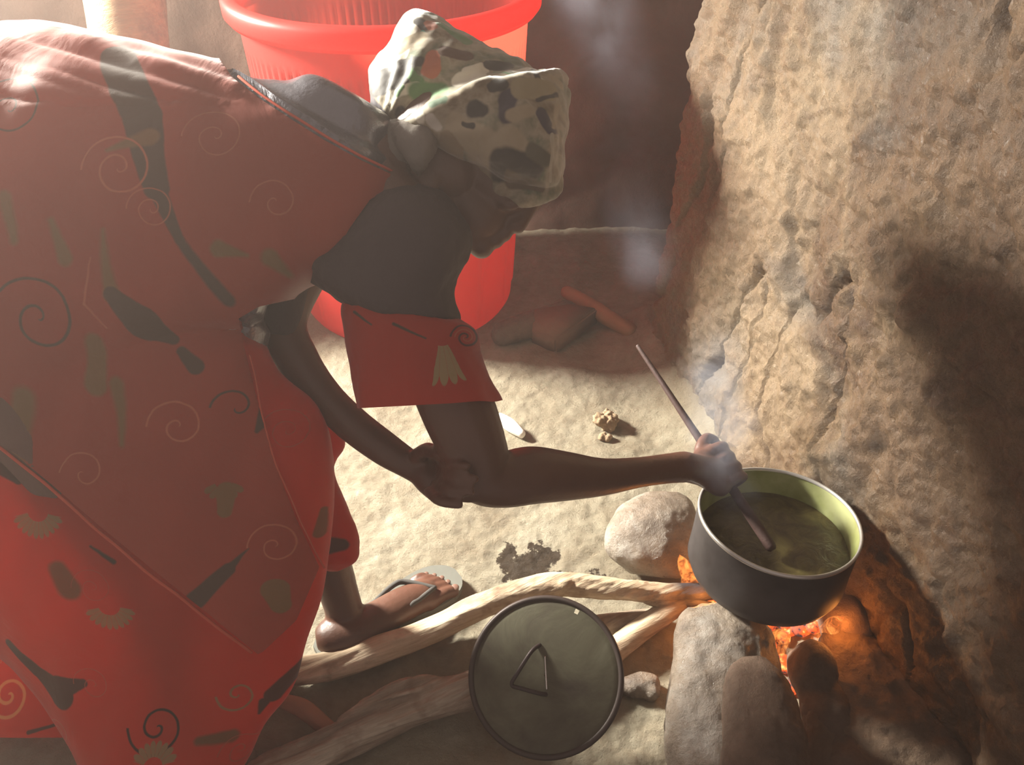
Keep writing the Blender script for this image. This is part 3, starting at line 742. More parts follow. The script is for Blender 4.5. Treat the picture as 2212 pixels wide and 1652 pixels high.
# near arm
limb([(800, 400, 1.16, .055), (860, 500, 1.14, .056), (895, 640, 1.14, .048), (950, 790, 1.15, .050), (996, 900, 1.16, .051), (1030, 985, 1.17, .045), (1042, 1028, 1.175, .040),
      (1090, 1035, 1.19, .040), (1150, 1026, 1.21, .0415), (1220, 1028, 1.235, .0365), (1300, 1030, 1.265, .0285), (1380, 1020, 1.295, .0235), (1440, 1012, 1.32, .0235), (1480, 1008, 1.335, .025)])
limb([(1015, 950, 1.17, .034), (1012, 1042, 1.168, .031)])
# torso core, neck
limb([(-120, 420, 1.24, .12), (150, 420, 1.24, .12), (450, 400, 1.24, .12), (700, 400, 1.22, .11), (800, 400, 1.20, .09)])
limb([(800, 400, 1.20, .06), (870, 370, 1.20, .055), (960, 360, 1.20, .055)])
# far arm
limb([(720, 440, 1.34, .05), (660, 560, 1.32, .045), (612, 690, 1.29, .036), (645, 780, 1.28, .032), (700, 855, 1.27, .0275), (760, 915, 1.26, .027), (830, 968, 1.25, .0255), (880, 1000, 1.245, .022), (905, 1015, 1.24, .021)])
# legs: far leg to the visible foot, near leg inside the skirt
limb([(-80, 420, 1.24, .10), (250, 800, 1.30, .075), (560, 1020, 1.38, .055), (690, 1180, 1.43, .040), (735, 1290, 1.465, .033), (748, 1345, 1.48, .034)])
limb([(-120, 480, 1.2, .10), (100, 950, 1.18, .07), (330, 1250, 1.2, .05), (380, 1500, 1.22, .04), (400, 1660, 1.2, .035)])
# near foot under the skirt
tube(bm, [(*F(395, 1705, 0.04), .035), (*F(430, 1700, 0.035), .035), (*F(520, 1650, 0.03), .03)], 4, 14)
# visible foot
def fl(px, py, h): return F(px, py, h)
SZ = (Vector((0, 0, 1)), 0.72)
tube(bm, [(*fl(722, 1372, .045), .036), (*fl(760, 1362, .045), .036), (*fl(815, 1335, .043), .034), (*fl(870, 1305, .035), .034), (*fl(915, 1285, .028), .032)], 6, 18, True, squash=SZ)
heel, ball = fl(722, 1372, .04), fl(912, 1284, .024)
fdir = (ball-heel).normalized(); fdir.z = 0; fdir.normalize(); fside = Vector((-fdir.y, fdir.x, 0))
TOES = []
for off, ln, r in ((-0.026, 0.050, .0125), (-0.006, 0.048, .0090), (0.009, 0.044, .0085), (0.022, 0.036, .0080), (0.034, 0.026, .0075)):
    b0 = ball+fside*off+fdir*(0.0); b0.z = 0.026
    m0 = b0+fdir*ln*0.55; m0.z = 0.030; e0 = b0+fdir*ln; e0.z = 0.0235
    tube(bm, [(*b0, r*1.15), (*m0, r), (*e0, r*0.95)], 5, 12)
    TOES.append((e0, r))
# head: skull, brow, nose, lips, chin, jaw, ear
HD = 1.24
blob(bm, W(1010, 290, HD), 0.098, 1.15, 1, 1, CAMROT)
blob(bm, W(1075, 385, HD-0.005), 0.066, 1, 1, 1.0, CAMROT)
blob(bm, W(1020, 455, HD-0.01), 0.050, 1.1, 1, 1.0, CAMROT)
blob(bm, W(1135, 415, HD-0.002), 0.032, 1, 1, 1.1, CAMROT)
limb([(1165, 420, HD-.01, .010), (1142, 452, HD-.012, .011), (1118, 486, HD-.014, .0135)], 4, 12)     # nose ridge
blob(bm, W(1108, 486, HD-0.02), 0.009, seg=12)
blob(bm, W(1088, 508, HD-0.008), 0.0125, 1, 0.8, 1.3, CAMROT, seg=12)      # upper lip
blob(bm, W(1070, 522, HD-0.008), 0.0125, 1, 0.8, 1.3, CAMROT, seg=12)      # lower lip
blob(bm, W(1040, 532, HD-0.008), 0.0185, 1, 1, 1.2, CAMROT, seg=14)      # chin
limb([(1040, 525, HD-.01, .018), (985, 500, HD-.03, .022), (940, 440, HD-.05, .024)], 4, 12)            # jaw
blob(bm, W(1100, 440, HD-0.052), 0.013, 1.3, 0.8, 0.7, CAMROT, seg=12)     # closed eye
blob(bm, W(925, 385, HD-0.085), 0.022, 0.8, 1.25, 0.5, CAMROT, seg=14)    # ear
# far hand: palm and five fingers, cupped round the elbow
def hand_open():
    pc = [(905, 1015, 1.24, .020), (925, 1030, 1.232, .024), (948, 1048, 1.222, .025)]
    limb(pc, 5, 16)
    limb([(922, 1005, 1.235, .016), (945, 1020, 1.228, .018), (960, 1040, 1.222, .016)], 4, 12)
    K = [((950, 1006), (976, 1002), (1008, 1006)), ((948, 1026), (980, 1030), (1026, 1034)), ((940, 1046), (972, 1058), (1018, 1062)), ((926, 1062), (950, 1082), (992, 1090))]
    for i, (a, b, c) in enumerate(K):
        limb([(*a, 1.195-.012*i, .0078), (*b, 1.138-.004*i, .0074), (*c, 1.114, .0066)], 5, 10)
    limb([(902, 985, 1.225, .0125), (925, 972, 1.20, .0115), (950, 982, 1.165, .0098)], 5, 10)   # thumb from the side of the palm
hand_open()
# near hand: a fist round the stick
ax = (ST_B-ST_T).normalized()
wr = W(1480, 1008, 1.335)
t_ = (W(1560, 1010, 1.4)-ST_T).dot(ax); HC = ST_T+ax*t_            # where the stick passes the palm
fo_ = (HC-wr); fo_ = (fo_-ax*fo_.dot(ax)).normalized()
no_ = ax.cross(fo_).normalized()
if no_.dot(VD(1560, 1000)) > 0: no_ = -no_
palm = HC-fo_*0.028-no_*0.002
tube(bm, [(*wr, .024), (*(wr.lerp(palm, .5)), .025), (*palm, .027)], 4, 14)
for s_ in (-0.024, 0.024): tube(bm, [(*(wr.lerp(palm, .35)), .02), (*(palm+ax*s_), .020)], 4, 12)
for i in range(4):
    o_ = ax*(-0.030+0.0195*i); r = (.0098, .0102, .0098, .0085)[i]
    tube(bm, [(*(palm+o_+no_*0.014+fo_*0.006), r*1.1), (*(HC+o_+no_*0.024-fo_*0.004), r), (*(HC+o_+no_*0.020+fo_*0.017), r), (*(HC+o_+no_*0.001+fo_*0.023), r*.95), (*(HC+o_-no_*0.013+fo_*0.012), r*.85), (*(HC+o_-no_*.015-fo_*0.004), r*.8)], 5, 10)
tube(bm, [(*(palm-ax*0.026-no_*.004), .013), (*(palm-ax*0.044+fo_*.010+no_*.004), .0115), (*(HC-ax*0.056+fo_*.004+no_*.010), .0098), (*(HC-ax*0.048+fo_*.018+no_*.014), .0085)], 5, 10)
me = remesh(bm, 0.0036, 5, 0.5)
person = obj('person', me, M_SKIN)
tag(person, 'person bending forward over the fire in patterned headscarf and red floral wrap, stirring the pot', 'person')

# nails on the visible toes
for e0, r in TOES:
    b2 = bmesh.new(); blob(b2, e0+Vector((0, 0, r*0.70))+fdir*r*0.35, r*0.62, 1, 1, 0.35, seg=10)
    obj('toenail', b2, M_NAIL, person)
# rubber sandal
M_SAN = plain('grey_rubber', (0.15, 0.15, 0.13), 0.8, 0, 0.2, 60, 0.001, 0.2)
b2 = bmesh.new()
ctr = []
S0 = heel-fdir*0.035+fside*0.004; S0.z = 0; Ls = 0.285
prof = [(0.0, .012), (0.02, .030), (0.06, .036), (0.11, .034), (0.16, .038), (0.21, .047), (0.25, .045), (0.278, .030), (0.289, .012)]
rings = []
for s, wd in catmull(prof, 4):
    p = S0+fdir*s+fside*(0.006*math.sin(s*9)); wd = max(wd, 0.003)
    rings.append([p-fside*wd+Vector((0, 0, .006)), p-fside*wd+Vector((0, 0, .020)), p+fside*wd+Vector((0, 0, .020)), p+fside*wd+Vector((0, 0, .006))])
add_rings(b2, rings); san = obj('sandal', b2, M_SAN, person, smooth=False); san['label'] = 'grey rubber thong sandal'
b2 = bmesh.new()
toe = ball+fdir*0.018+fside*(-0.015); toe.z = .022
def strap(sd):
    e = S0+fdir*0.135+fside*sd*0.037; e.z = .018
    m1 = ball-fdir*0.018+fside*sd*0.024; m1.z = .048
    tp = toe+Vector((0, 0, .024))
    tube(b2, [(*e, .0045), (*(e.lerp(m1, .6)+Vector((0, 0, .012))), .005), (*m1, .005), (*tp, .0045)], 5, 8, squash=(fside, 1.0))
strap(1); strap(-1); tube(b2, [(*(toe+Vector((0, 0, .024))), .004), (*toe, .004)], 2, 8)
obj('strap', b2, plain('dark_rubber', (0.07, 0.065, 0.06), 0.8, 0, 0.2), san)

# cloth mass: torso and skirt volumes grown together
bm = bmesh.new()
TD = 1.22
loft_px(bm, [(-330, 95, -330, 860, TD, .19), (-100, 78, -90, 900, TD, .20), (100, 68, 130, 840, TD, .20), (250, 95, 300, 770, TD, .20), (400, 126, 430, 720, TD, .19), (480, 148, 520, 690, TD, .185), (600, 172, 600, 650, TD, .18),
             (680, 176, 660, 610, TD-.005, .165), (750, 195, 720, 590, TD-.01, .145), (805, 240, 790, 560, TD-.015, .12), (850, 320, 850, 480, TD-.02, .08)], 4, 36, 0.9)
loft_px(bm, [(-330, 350, 380, 300, TD+.02, .18), (-360, 560, 500, 560, TD+.03, .19), (-360, 760, 600, 800, TD+.05, .19), (-350, 900, 690, 880, TD+.07, .19), (-330, 1010, 722, 1010, TD+.07, .19), (-290, 1130, 715, 1130, TD+.06, .18), (-220, 1220, 705, 1220, TD+.06, .17),
             (-130, 1300, 690, 1300, TD+.06, .155), (-20, 1400, 664, 1380, TD+.06, .135), (60, 1480, 640, 1470, TD+.055, .115), (110, 1560, 575, 1560, TD+.04, .10), (160, 1650, 532, 1650, TD+.02, .10), (230, 1790, 440, 1790, TD-.04, .09)], 4, 40, 0.9)
mass = remesh(bm, 0.0065, 14, 0.5)
def folds(c, n):
    # long soft folds falling from the back and hip towards the feet, finer creases across the small of the back
    px, py, d = PROJ(c)
    f = 0.006*N(Vector((c.x*1.0, c.y, c.z*0.35)), 9, 2, 2)
    if py < 230 and px < 520:
        f += 0.006*noise.noise(Vector((px*0.0025, (py-px*0.28)*0.045, 3)))
    if py > 650:
        s = px*0.86+(py-650)*0.25
        f += 0.005*noise.noise(Vector((s*0.012, py*0.0016, 7)))
    return f
displace(mass, folds)
bvh = BVHTree.FromPolygons([v.co.copy() for v in mass.vertices], [tuple(p.vertices) for p in mass.polygons])
ORG = Vector((0, 0, CAMH))
def cast(px, py, tree=None):
    h = (tree or bvh).ray_cast(ORG, VD(px, py))
    return h[0] if h[0] is not None else W(px, py, 1.05)

def inside(poly, x, y):
    c = False; j = len(poly)-1
    for i in range(len(poly)):
        xi, yi = poly[i]; xj, yj = poly[j]
        if (yi > y) != (yj > y) and x < (xj-xi)*(y-yi)/(yj-yi)+xi: c = not c
        j = i
    return c
def cut(me_src, poly, off, snap=16):
    """keep the part of the cloth mass that lies within an outline, moved out by off, with a clean hem"""
    bm = bmesh.new(); bm.from_mesh(me_src)
    for v in bm.verts: v.co += v.normal*off
    pr = {v: PROJ(v.co) for v in bm.verts}
    kill = [f for f in bm.faces if not inside(poly, sum(pr[v][0] for v in f.verts)/len(f.verts), sum(pr[v][1] for v in f.verts)/len(f.verts))]
    bmesh.ops.delete(bm, geom=kill, context='FACES')
    bmesh.ops.delete(bm, geom=[v for v in bm.verts if not v.link_faces], context='VERTS')
    for v in [v for v in bm.verts if v.is_boundary]:
        x, y, d = PROJ(v.co); best = None
        for i in range(len(poly)):
            ax_, ay = poly[i-1]; bx, by = poly[i]; L2 = (bx-ax_)**2+(by-ay)**2
            t = max(0, min(1, ((x-ax_)*(bx-ax_)+(y-ay)*(by-ay))/L2)) if L2 else 0
            qx, qy = ax_+t*(bx-ax_), ay+t*(by-ay); dd = math.hypot(qx-x, qy-y)
            if best is None or dd < best[0]: best = (dd, qx, qy)
        if best[0] < snap: v.co = W(best[1], best[2], d)
    me = bpy.data.meshes.new('cut'); bm.to_mesh(me); bm.free(); return me

EDGE_UP = [(470, 120), (500, 165), (560, 212), (630, 258), (700, 302), (780, 346), (850, 378), (885, 390)]
EDGE_ARM = [(800, 430), (750, 500), (725, 560), (715, 615), (705, 628), (640, 645), (560, 662), (515, 688)]
CREAM = (0.46, 0.36, 0.18); DARK = (0.11, 0.07, 0.05); PALE = (0.60, 0.20, 0.11); OLIVE = (0.26, 0.15, 0.06)
RED = (0.47, 0.072, 0.038)
def U(px, py): return uvof(cast(px, py))
def S(px, r_): return r_*1.02/FPX
def sp(px, py, rpx, col, pitch=None, w=9, phase=0.0, dr=1.0):
    p = (pitch or rpx*0.42)*1.03/FPX
    return ('sp', U(px, py), rpx*1.03/FPX, p, w*0.5*1.03/FPX, phase, dr, col)
def fan(px, py, rpx, ang, pet=22, half=1.35, col=CREAM, rin=0.38):
    return ('fan', U(px, py), rpx*1.03/FPX, rpx*rin*1.03/FPX, ang, float(pet), half, col)
def st(x0, y0, x1, y1, r0, r1, col=DARK, soft=6):
    return ('st', U(x0, y0), U(x1, y1), r0*1.03/FPX, r1*1.03/FPX, soft*1.03/FPX, col)
HP = math.pi/2
mot_wrap = [
    st(262, 130, 318, 260, 42, 44), st(318, 260, 345, 410, 44, 30), st(345, 410, 395, 520, 22, 14), st(395, 520, 500, 650, 16, 20, DARK, 10), st(240, 330, 330, 300, 10, 26, OLIVE, 12),
    sp(92, 690, 66, DARK, 60, 10, .3), sp(262, 368, 52, PALE, 44, 8, .1), sp(390, 920, 58, PALE, 46, 8, .5), sp(335, 455, 30, PALE, 26, 6), sp(30, 240, 70, DARK, 50, 8, .2),
    st(230, 500, 250, 640, 12, 26, OLIVE, 16), st(250, 640, 320, 700, 22, 40), st(320, 700, 380, 735, 40, 16), st(205, 560, 190, 660, 4, 5, PALE), st(190, 660, 240, 710, 5, 4, PALE),
    st(215, 740, 215, 830, 26, 34, OLIVE, 14), st(60, 860, 30, 1000, 40, 46, OLIVE, 24), st(480, 540, 540, 555, 26, 10, OLIVE, 12), st(260, 830, 270, 960, 24, 14, OLIVE, 16),
    st(400, 760, 430, 790, 14, 22), st(430, 1290, 500, 1225, 26, 18), st(500, 1225, 540, 1180, 14, 4), st(410, 1300, 420, 1312, 10, 4),
    fan(490, 1035, 52, HP, 16, 1.2, OLIVE), st(495, 1060, 492, 1100, 26, 20, OLIVE), sp(600, 1175, 50, PALE, 40, 7, .4), sp(515, 880, 40, DARK, 60, 9, .1), st(560, 930, 585, 890, 8, 26),
    st(600, 1270, 610, 1300, 34, 26, OLIVE), st(480, 1370, 470, 1400, 26, 30, OLIVE, 14), sp(190, 1020, 60, PALE, 50, 7, .8), st(120, 480, 150, 560, 14, 24, OLIVE, 14),
    st(590, 560, 640, 600, 26, 14, OLIVE, 14), st(20, 430, 40, 520, 24, 18, OLIVE, 16), sp(470, 300, 44, PALE, 40, 6, .2), sp(600, 440, 44, PALE, 40, 6, .6),
]
mot_skirt = [
    fan(82, 1105, 66, HP, 24, 1.35), fan(235, 1308, 66, HP, 24, 1.35), st(10, 1010, 40, 1035, 26, 16), st(195, 1180, 245, 1215, 6, 9), st(125, 1230, 150, 1270, 30, 38, OLIVE, 16),
    st(20, 1390, 80, 1450, 16, 22), st(80, 1450, 130, 1500, 20, 44), st(130, 1485, 180, 1475, 36, 14), sp(340, 1570, 56, (0.06, 0.03, 0.02), 40, 10, .25, -1.0), sp(512, 1500, 44, CREAM, 34, 9, .6, -1.0),
    st(590, 1500, 640, 1480, 24, 12), st(570, 1515, 560, 1540, 16, 6), fan(590, 1290, 50, HP, 14, 1.0, OLIVE), st(430, 1600, 500, 1590, 16, 22, OLIVE, 12), sp(520, 1620, 36, PALE, 24, 5, .2),
    sp(200, 1270, 50, PALE, 30, 4, .2), sp(200, 1480, 40, PALE, 30, 5, .3), sp(620, 930, 36, PALE, 30, 5, 0), st(700, 1100, 690, 1150, 10, 16, OLIVE), sp(130, 1580, 30, PALE, 20, 5, 0), fan(330, 1660, 60, -HP, 20, 1.3),
]
M_WRAP = cloth_mat('red_floral_wrap', RED, mot_wrap, 0.40)
M_SKIRT = cloth_mat('red_floral_skirt', (0.80, 0.070, 0.030), mot_skirt, 0.65)  # brighter red than the wrap: glow of backlit cloth put into its colour
poly_wrap = [(-900, -200), (470, -200)]+EDGE_UP+EDGE_ARM+[(530, 760), (560, 880), (590, 990), (640, 1120), (690, 1225), (640, 1340), (560, 1415), (540, 1400), (455, 1330), (330, 1230), (220, 1140), (110, 1045), (0, 955), (-150, 850), (-400, 700), (-900, 600)]
me = cut(mass, poly_wrap, 0.010, 18); set_uv(me)
wrap = obj('wrap', me, M_WRAP, person); wrap['label'] = 'red cloth wrap with swirls and dark leaves over the back and hips'
poly_skirt = [(-900, 500), (480, 640), (515, 688), (600, 730), (900, 800), (900, 2200), (-900, 2200)]
me = cut(mass, poly_skirt, 0.0, 18); set_uv(me)
skirt = obj('skirt', me, M_SKIRT, person); skirt['label'] = 'red skirt, brightened as if lit through, printed with cream fan flowers and spirals'
me = cut(mass, [(380, -100), (1000, -100), (1000, 760), (600, 760), (380, 700)], 0.001, 18)
me.update()
def bl_f(c, n):
    px, py, d = PROJ(c)
    s_ = (py-150)*0.85-(px-500)*0.50
    return -0.002 if inside(poly_wrap, px-6, py+6) else 0.002+0.018*noise.noise(Vector((s_*0.032, px*0.002, 4)))
displace(me, bl_f)
obj('blouse', me, M_BLOUSE, person)['label'] = 'dark satin blouse'
# hem beads
def hem(name, pts, off, r, mat, tree=bvh):
    P = []
    for px, py in pts:
        h = tree.ray_cast(ORG, VD(px, py))
        if h[0] is None: continue
        P.append((*(h[0]+h[1]*off), r))
    if len(P) < 3: return
    b2 = bmesh.new(); tube(b2, P, 3, 8); return obj(name, b2, mat, wrap)
def dens(pts, step=30):
    out = []
    for (a, b), (c, d) in zip(pts[:-1], pts[1:]):
        n = max(1, int(math.hypot(c-a, d-b)/step))
        out += [(a+(c-a)*i/n, b+(d-b)*i/n) for i in range(n)]
    return out+[pts[-1]]
M_HEM = plain('hem_cloth', (0.50, 0.085, 0.05), 0.9, 0, 0.1)
hem('hem', dens([(2, 958), (110, 1047), (220, 1142), (330, 1232), (455, 1330), (540, 1400)]), 0.010, 0.0022, M_HEM)
hem('hem', dens([(520, 180), (560, 214), (630, 260), (700, 304), (780, 348), (850, 380)]), 0.010, 0.0018, M_HEM)
hem('hem', dens([(530, 770), (560, 882), (590, 992), (640, 1122), (688, 1222)]), 0.010, 0.0014, M_HEM)

# front fold of the skirt, thin and lit through from behind
b2 = bmesh.new()
loft_px(b2, [(560, 880, 700, 880, 1.33, .04), (570, 925, 738, 935, 1.33, .04), (575, 965, 744, 965, 1.33, .045), (580, 1005, 722, 1008, 1.34, .045), (585, 1060, 738, 1060, 1.34, .05), (590, 1120, 762, 1120, 1.345, .05), (600, 1180, 777, 1180, 1.35, .05), (630, 1215, 768, 1212, 1.35, .04), (660, 1228, 730, 1232, 1.35, .02)], 5, 32, 1.0)
me = bpy.data.meshes.new('f'); b2.to_mesh(me); b2.free(); me.update(); displace(me, lambda c, n: 0.004*N(c, 22, 5, 2)); set_uv(me)
ff = [('st', uvof(W(690, 1172, 1.33)), uvof(W(745, 1170, 1.33)), .020, .012, .005, DARK), ('st', uvof(W(690, 1185, 1.33)), uvof(W(685, 1200, 1.33)), .012, .006, .005, DARK)]
obj('skirt_fold', me, cloth_mat('red_fold', (0.72, 0.045, 0.025), ff, 0.65), person)['label'] = 'bright red front fold of the skirt glowing in the light'
# far panel of the skirt at the lower left, down to its hem
b2 = bmesh.new()
loft_px(b2, [(-160, 1200, 150, 1200, 1.33, .03), (-150, 1350, 220, 1350, 1.35, .03), (-130, 1470, 260, 1470, 1.36, .026), (-120, 1590, 250, 1594, 1.335, .018)], 6, 36, 1.0)
me = bpy.data.meshes.new('f'); b2.to_mesh(me); b2.free(); me.update(); displace(me, lambda c, n: 0.004*N(c, 14, 9, 2)); set_uv(me)
q_ = lambda x, y: uvof(W(x, y, 1.32))
ff = [('sp', q_(5, 1510), .036, .020, .0035, .2, -1.0, (0.75, 0.5, 0.2)), ('sp', q_(20, 1440), .03, .016, .002, .6, 1.0, PALE), ('st', q_(60, 1582), q_(130, 1565), .004, .003, .002, DARK)]
obj('skirt_panel', me, cloth_mat('red_panel', (0.72, 0.07, 0.03), ff, 0.6), person)['label'] = 'far panel of the red skirt hanging above the lit floor'

# oversleeve and red sleeve on the near arm
b2 = bmesh.new()
loft_px(b2, [(815, 402, 905, 405, 1.15, .05), (770, 425, 955, 422, 1.15, .085), (725, 455, 995, 462, 1.15, .10), (685, 500, 1015, 510, 1.15, .105), (655, 560, 1010, 560, 1.15, .105), (672, 600, 985, 605, 1.15, .10), (715, 640, 980, 645, 1.15, .095), (750, 665, 998, 690, 1.15, .085), (790, 678, 985, 700, 1.15, .06)], 5, 40, 0.95)
me = remesh(b2, 0.005, 6); displace(me, lambda c, n: 0.010*noise.noise(Vector((c.x*9+c.z*8, c.y*9, c.z*4-c.x*6)))+0.004*N(c, 22, 3, 3))
obj('oversleeve', me, M_OVER, person)['label'] = 'loose charcoal sleeve over the near shoulder'
b2 = bmesh.new()
loft_px(b2, [(775, 600, 940, 600, 1.15, .07), (738, 660, 965, 672, 1.15, .08), (745, 715, 1028, 715, 1.15, .085), (750, 760, 1042, 765, 1.15, .085), (762, 820, 1062, 815, 1.15, .085), (768, 882, 1083, 865, 1.15, .088)], 8, 48, 0.95, cap=False)
me = bpy.data.meshes.new('f'); b2.to_mesh(me); b2.free(); me.update()
displace(me, lambda c, n: 0.006*N(Vector((c.x, c.y, c.z*0.3)), 24, 5, 2)); set_uv(me)
q_ = lambda x, y: uvof(W(x, y, 1.07))
ff = [('fan', q_(952, 720), .068, .016, math.radians(80), 30.0, 0.34, CREAM), ('sp', q_(1003, 727), .014, .011, .0022, .3, 1.0, (0.08, 0.03, 0.03)), ('sp', q_(1003, 727), .020, .011, .0015, .8, 1.0, PALE), ('st', q_(850, 700), q_(920, 730), .003, .002, .002, DARK), ('st', q_(760, 672), q_(800, 700), .003, .002, .002, DARK)]
obj('sleeve', me, cloth_mat('red_sleeve', (0.60, 0.045, 0.022), ff, 0.55), person)['label'] = 'wide red sleeve with a cream fan flower'
# blouse sleeve around the far arm
b2 = bmesh.new()
loft_px(b2, [(545, 560, 700, 540, 1.32, .06), (528, 640, 668, 640, 1.30, .055), (535, 690, 652, 700, 1.29, .05), (560, 720, 650, 728, 1.29, .045)], 5, 28)
obj('far_sleeve', remesh(b2, 0.005, 4), M_OVER, person)

# headscarf: crown, front band and hanging edge as one cloth with creases
b2 = bmesh.new()
A = 1.26
loft_px(b2, [(800, 150, 800, 250, A, .04), (832, 100, 830, 282, A, .08), (870, 42, 868, 300, A, .10), (905, 22, 905, 310, A, .11), (950, 34, 950, 320, A, .115), (1000, 72, 1000, 330, A, .12), (1060, 98, 1060, 330, A, .12), (1120, 118, 1120, 320, A, .11), (1180, 145, 1180, 290, A, .08)], 4, 32)
B = 1.20
loft_px(b2, [(822, 272, 826, 302, B+.01, .02), (860, 248, 866, 292, B, .05), (900, 215, 905, 308, B, .09), (960, 180, 965, 338, B, .115), (1030, 150, 1032, 362, B, .13), (1090, 134, 1092, 388, B, .13), (1150, 134, 1148, 400, B, .12), (1195, 145, 1192, 405, B, .10), (1222, 180, 1206, 395, B, .06), (1230, 230, 1222, 300, B, .03)], 4, 36)
limb_ = [(1060, 350, 1.19, .03), (1120, 395, 1.19, .03), (1180, 405, 1.19, .022), (1196, 390, 1.19, .012)]
tube(b2, [(*W(a_, b_1, c_1), r_1) for a_, b_1, c_1, r_1 in limb_], 4, 14)
me = remesh(b2, 0.004, 5)
def scarf_f(c, n):
    px, py, d = PROJ(c)
    f = 0.003*N(c, 30, 4, 3)
    # creases radiating from the knot at the back and pleats beside the brow
    ang = math.atan2(py-290, px-815); rr = math.hypot(py-290, px-815)
    f += 0.007*noise.noise(Vector((ang*6.5, rr*0.004, 1)))*min(1, rr/140)
    if px > 1040: f += 0.005*noise.noise(Vector(((px+py)*0.022, (py-px)*0.006, 2)))
    # the valley where the front band laps over the crown
    yb = 290-(px-815)*0.52 if px < 1060 else 165-(px-1060)*0.12
    dd = (py-yb)
    if 0 <= px-800 <= 420: f += 0.010*math.exp(-((dd-20)/22)**2)-0.010*math.exp(-((dd+14)/14)**2)
    return f
displace(me, scarf_f)
sb = BVHTree.FromPolygons([v.co.copy() for v in me.vertices], [tuple(p.vertices) for p in me.polygons])
def SU(px, py): return uvof(cast(px, py, sb))
def ss(x0, y0, x1, y1, r0, r1, col, soft=5): return ('st', SU(x0, y0), SU(x1, y1), r0*1.12/FPX, r1*1.12/FPX, soft*1.12/FPX, col)
K_ = (0.045, 0.04, 0.035); W_ = (0.62, 0.58, 0.48); G_ = (0.10, 0.20, 0.08); BR = (0.42, 0.14, 0.08); TN = (0.34, 0.28, 0.19); TL = (0.03, 0.22, 0.16); PU = (0.055, 0.045, 0.06)
mot = [
    ss(880, 55, 850, 120, 30, 40, W_), ss(850, 120, 815, 160, 40, 20, W_), ss(905, 45, 915, 60, 16, 12, K_), ss(930, 50, 932, 58, 18, 14, BR), ss(912, 70, 905, 85, 8, 8, TL, 3),
    ss(950, 50, 1010, 90, 14, 16, G_), ss(860, 105, 910, 80, 26, 18, TN), ss(820, 170, 910, 130, 26, 14, K_), ss(800, 190, 870, 175, 24, 22, K_), ss(935, 120, 930, 150, 18, 20, BR), ss(885, 155, 905, 175, 12, 16, G_),
    ss(960, 110, 1010, 120, 18, 16, (0.10, 0.05, 0.03)), ss(1050, 95, 1140, 135, 12, 8, TN), ss(1070, 80, 1120, 105, 5, 5, G_, 3), ss(840, 215, 900, 190, 12, 14, W_), ss(800, 230, 830, 245, 20, 10, PU), ss(870, 190, 860, 205, 8, 8, G_),
    ss(900, 200, 950, 195, 26, 26, G_, 12), ss(865, 245, 880, 250, 14, 14, K_), ss(830, 272, 870, 245, 9, 5, TL), ss(905, 245, 910, 255, 14, 12, W_), ss(935, 225, 955, 215, 12, 14, (0.05, 0.1, 0.05)),
    ss(990, 175, 1040, 165, 22, 22, W_), ss(1010, 160, 1045, 150, 18, 20, W_), ss(1060, 140, 1095, 145, 18, 20, K_), ss(1115, 155, 1140, 145, 10, 10, W_), ss(1170, 140, 1180, 145, 9, 9, W_), ss(1150, 150, 1165, 145, 9, 9, K_),
    ss(1025, 235, 1045, 240, 20, 16, K_, 8), ss(1095, 210, 1095, 250, 24, 22, PU, 8), ss(1125, 190, 1180, 195, 28, 26, (0.30, 0.25, 0.15), 6), ss(1060, 190, 1080, 180, 14, 18, K_), ss(1160, 215, 1200, 200, 8, 8, K_), ss(1190, 170, 1208, 185, 10, 10, TN),
    ss(980, 270, 1060, 320, 30, 34, TN, 10), ss(1060, 320, 1040, 350, 26, 12, TN), ss(1100, 300, 1130, 320, 30, 24, TN, 10), ss(1000, 265, 1020, 270, 8, 10, K_), ss(1110, 250, 1140, 240, 22, 18, TN, 8), ss(1170, 245, 1190, 280, 16, 14, PU), ss(1205, 225, 1195, 275, 8, 6, TN),
    ss(1080, 350, 1150, 350, 26, 30, K_, 10), ss(1150, 320, 1180, 340, 20, 18, (0.10, 0.09, 0.06), 8), ss(1192, 290, 1190, 390, 5, 4, (0.4, 0.36, 0.28), 2), ss(1100, 395, 1170, 405, 14, 10, (0.12, 0.09, 0.06), 6), ss(960, 300, 990, 330, 16, 12, (0.24, 0.18, 0.11)),
    ss(875, 275, 930, 295, 8, 12, (0.2, 0.16, 0.1)), ss(930, 255, 945, 275, 12, 10, (0.5, 0.46, 0.4)),
]
set_uv(me)
obj('headscarf', me, cloth_mat('camouflage_scarf', [(0.35, (0.16, 0.12, 0.07)), (0.5, (0.34, 0.29, 0.21)), (0.65, (0.10, 0.12, 0.07))], mot, 0.12, 0.6, 0.016, 0.0004, 900, 17.0), person)['label'] = 'patterned cream, black, green and brick headscarf tied at the nape'
# knotted ends falling to the collar
b2 = bmesh.new()
for pts in ([(828, 285, 1.2, .012), (850, 300, 1.17, .026), (862, 340, 1.15, .024), (870, 370, 1.15, .012)], [(870, 285, 1.14, .016), (900, 305, 1.12, .026), (905, 345, 1.12, .018), (905, 372, 1.13, .006)]):
    tube(b2, [(*W(a_, b_1, c_1), r_1) for a_, b_1, c_1, r_1 in pts], 5, 14)
me = remesh(b2, 0.004, 3); displace(me, lambda c, n: 0.004*N(c, 40, 6, 3))
obj('scarf_knot', me, plain('scarf_dark', (0.17, 0.15, 0.13), 0.6, 0, 0.3, 40, 0.003, 0.5), person)

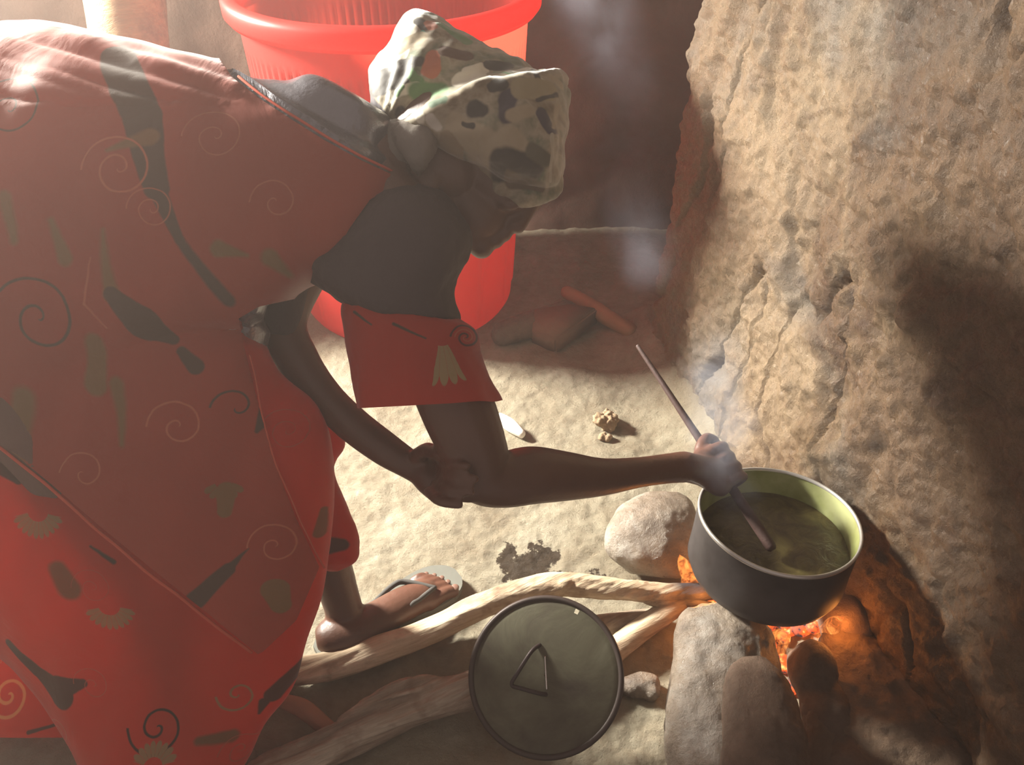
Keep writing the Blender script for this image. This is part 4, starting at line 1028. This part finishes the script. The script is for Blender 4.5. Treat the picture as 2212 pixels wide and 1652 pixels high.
# ------------------------------------------------------------------ smoke and haze
def vol_obj(name, bm, build, label):
    m = bpy.data.materials.new(name); m.use_nodes = True; nt = m.node_tree; nt.nodes.clear()
    out = nd(nt, 'ShaderNodeOutputMaterial'); L(nt, build(nt), out.inputs['Volume'])
    o = obj(name, bm, m); tag(o, label, 'smoke', kind='stuff'); return o
def plume(cent, rad, dens, col, scale, seed, name, label):
    """cent: list of points along the plume, density falls off from its axis"""
    bm = bmesh.new(); tube(bm, [(*p, r) for p, r in zip(cent, rad)], 4, 16)
    def build(nt):
        pos = nd(nt, 'ShaderNodeNewGeometry').outputs['Position']
        n = noise_n(nt, pos, scale, 4, 0.6, 0.6)
        f = None
        for i in range(len(cent)-1):
            A_, B_ = cent[i], cent[i+1]
            g = nd(nt, 'ShaderNodeGroup'); g.node_tree = G_ST; L(nt, pos, g.inputs['UV'])
            g.inputs['A'].default_value = A_; g.inputs['B'].default_value = B_; g.inputs['RA'].default_value = rad[i]*.95; g.inputs['RB'].default_value = rad[i+1]*.95
            g.inputs['Soft'].default_value = min(rad[i], rad[i+1])*0.95
            f = g.outputs[0] if f is None else math_n(nt, 'MAXIMUM', f, g.outputs[0])
        nn = ramp(nt, n.outputs[0], [(0.38, (0, 0, 0)), (0.7, (1, 1, 1))]).outputs[0]
        dd = math_n(nt, 'MULTIPLY', math_n(nt, 'MULTIPLY', f, nn), dens)
        v = nd(nt, 'ShaderNodeVolumeScatter'); v.inputs['Color'].default_value = (*col, 1); v.inputs['Anisotropy'].default_value = 0.2
        L(nt, dd, v.inputs['Density']); return v.outputs[0]
    vol_obj(name, bm, build, label)
plume([W(1600, 1090, 1.30), W(1545, 985, 1.30), W(1560, 900, 1.42), W(1540, 780, 1.55)], [0.05, 0.06, 0.08, 0.07], 7.0, (0.72, 0.78, 1.0), 14, 1, 'smoke', 'bluish smoke curling around the stirring hand above the pot')
plume([W(1400, 560, 1.75), W(1360, 330, 1.8), W(1310, 150, 1.8), W(1270, -60, 1.8)], [0.09, 0.12, 0.13, 0.13], 4.5, (0.80, 0.80, 1.0), 7, 2, 'smoke', 'pale blue smoke rising along the dark corner beside the headscarf')
bm = bmesh.new(); bmesh.ops.create_cube(bm, size=1, matrix=Matrix.Translation((-0.4, 1.2, 1.0)) @ Matrix.Diagonal((3.6, 3.0, 2.3, 1)))
HAZE = 0.032
def hz(nt):
    v = nd(nt, 'ShaderNodeVolumeScatter'); v.inputs['Color'].default_value = (1.0, 0.84, 0.76, 1); v.inputs['Density'].default_value = HAZE; v.inputs['Anisotropy'].default_value = 0.45
    return v.outputs[0]
if HAZE: vol_obj('haze', bm, hz, 'thin smoky haze filling the whole room')
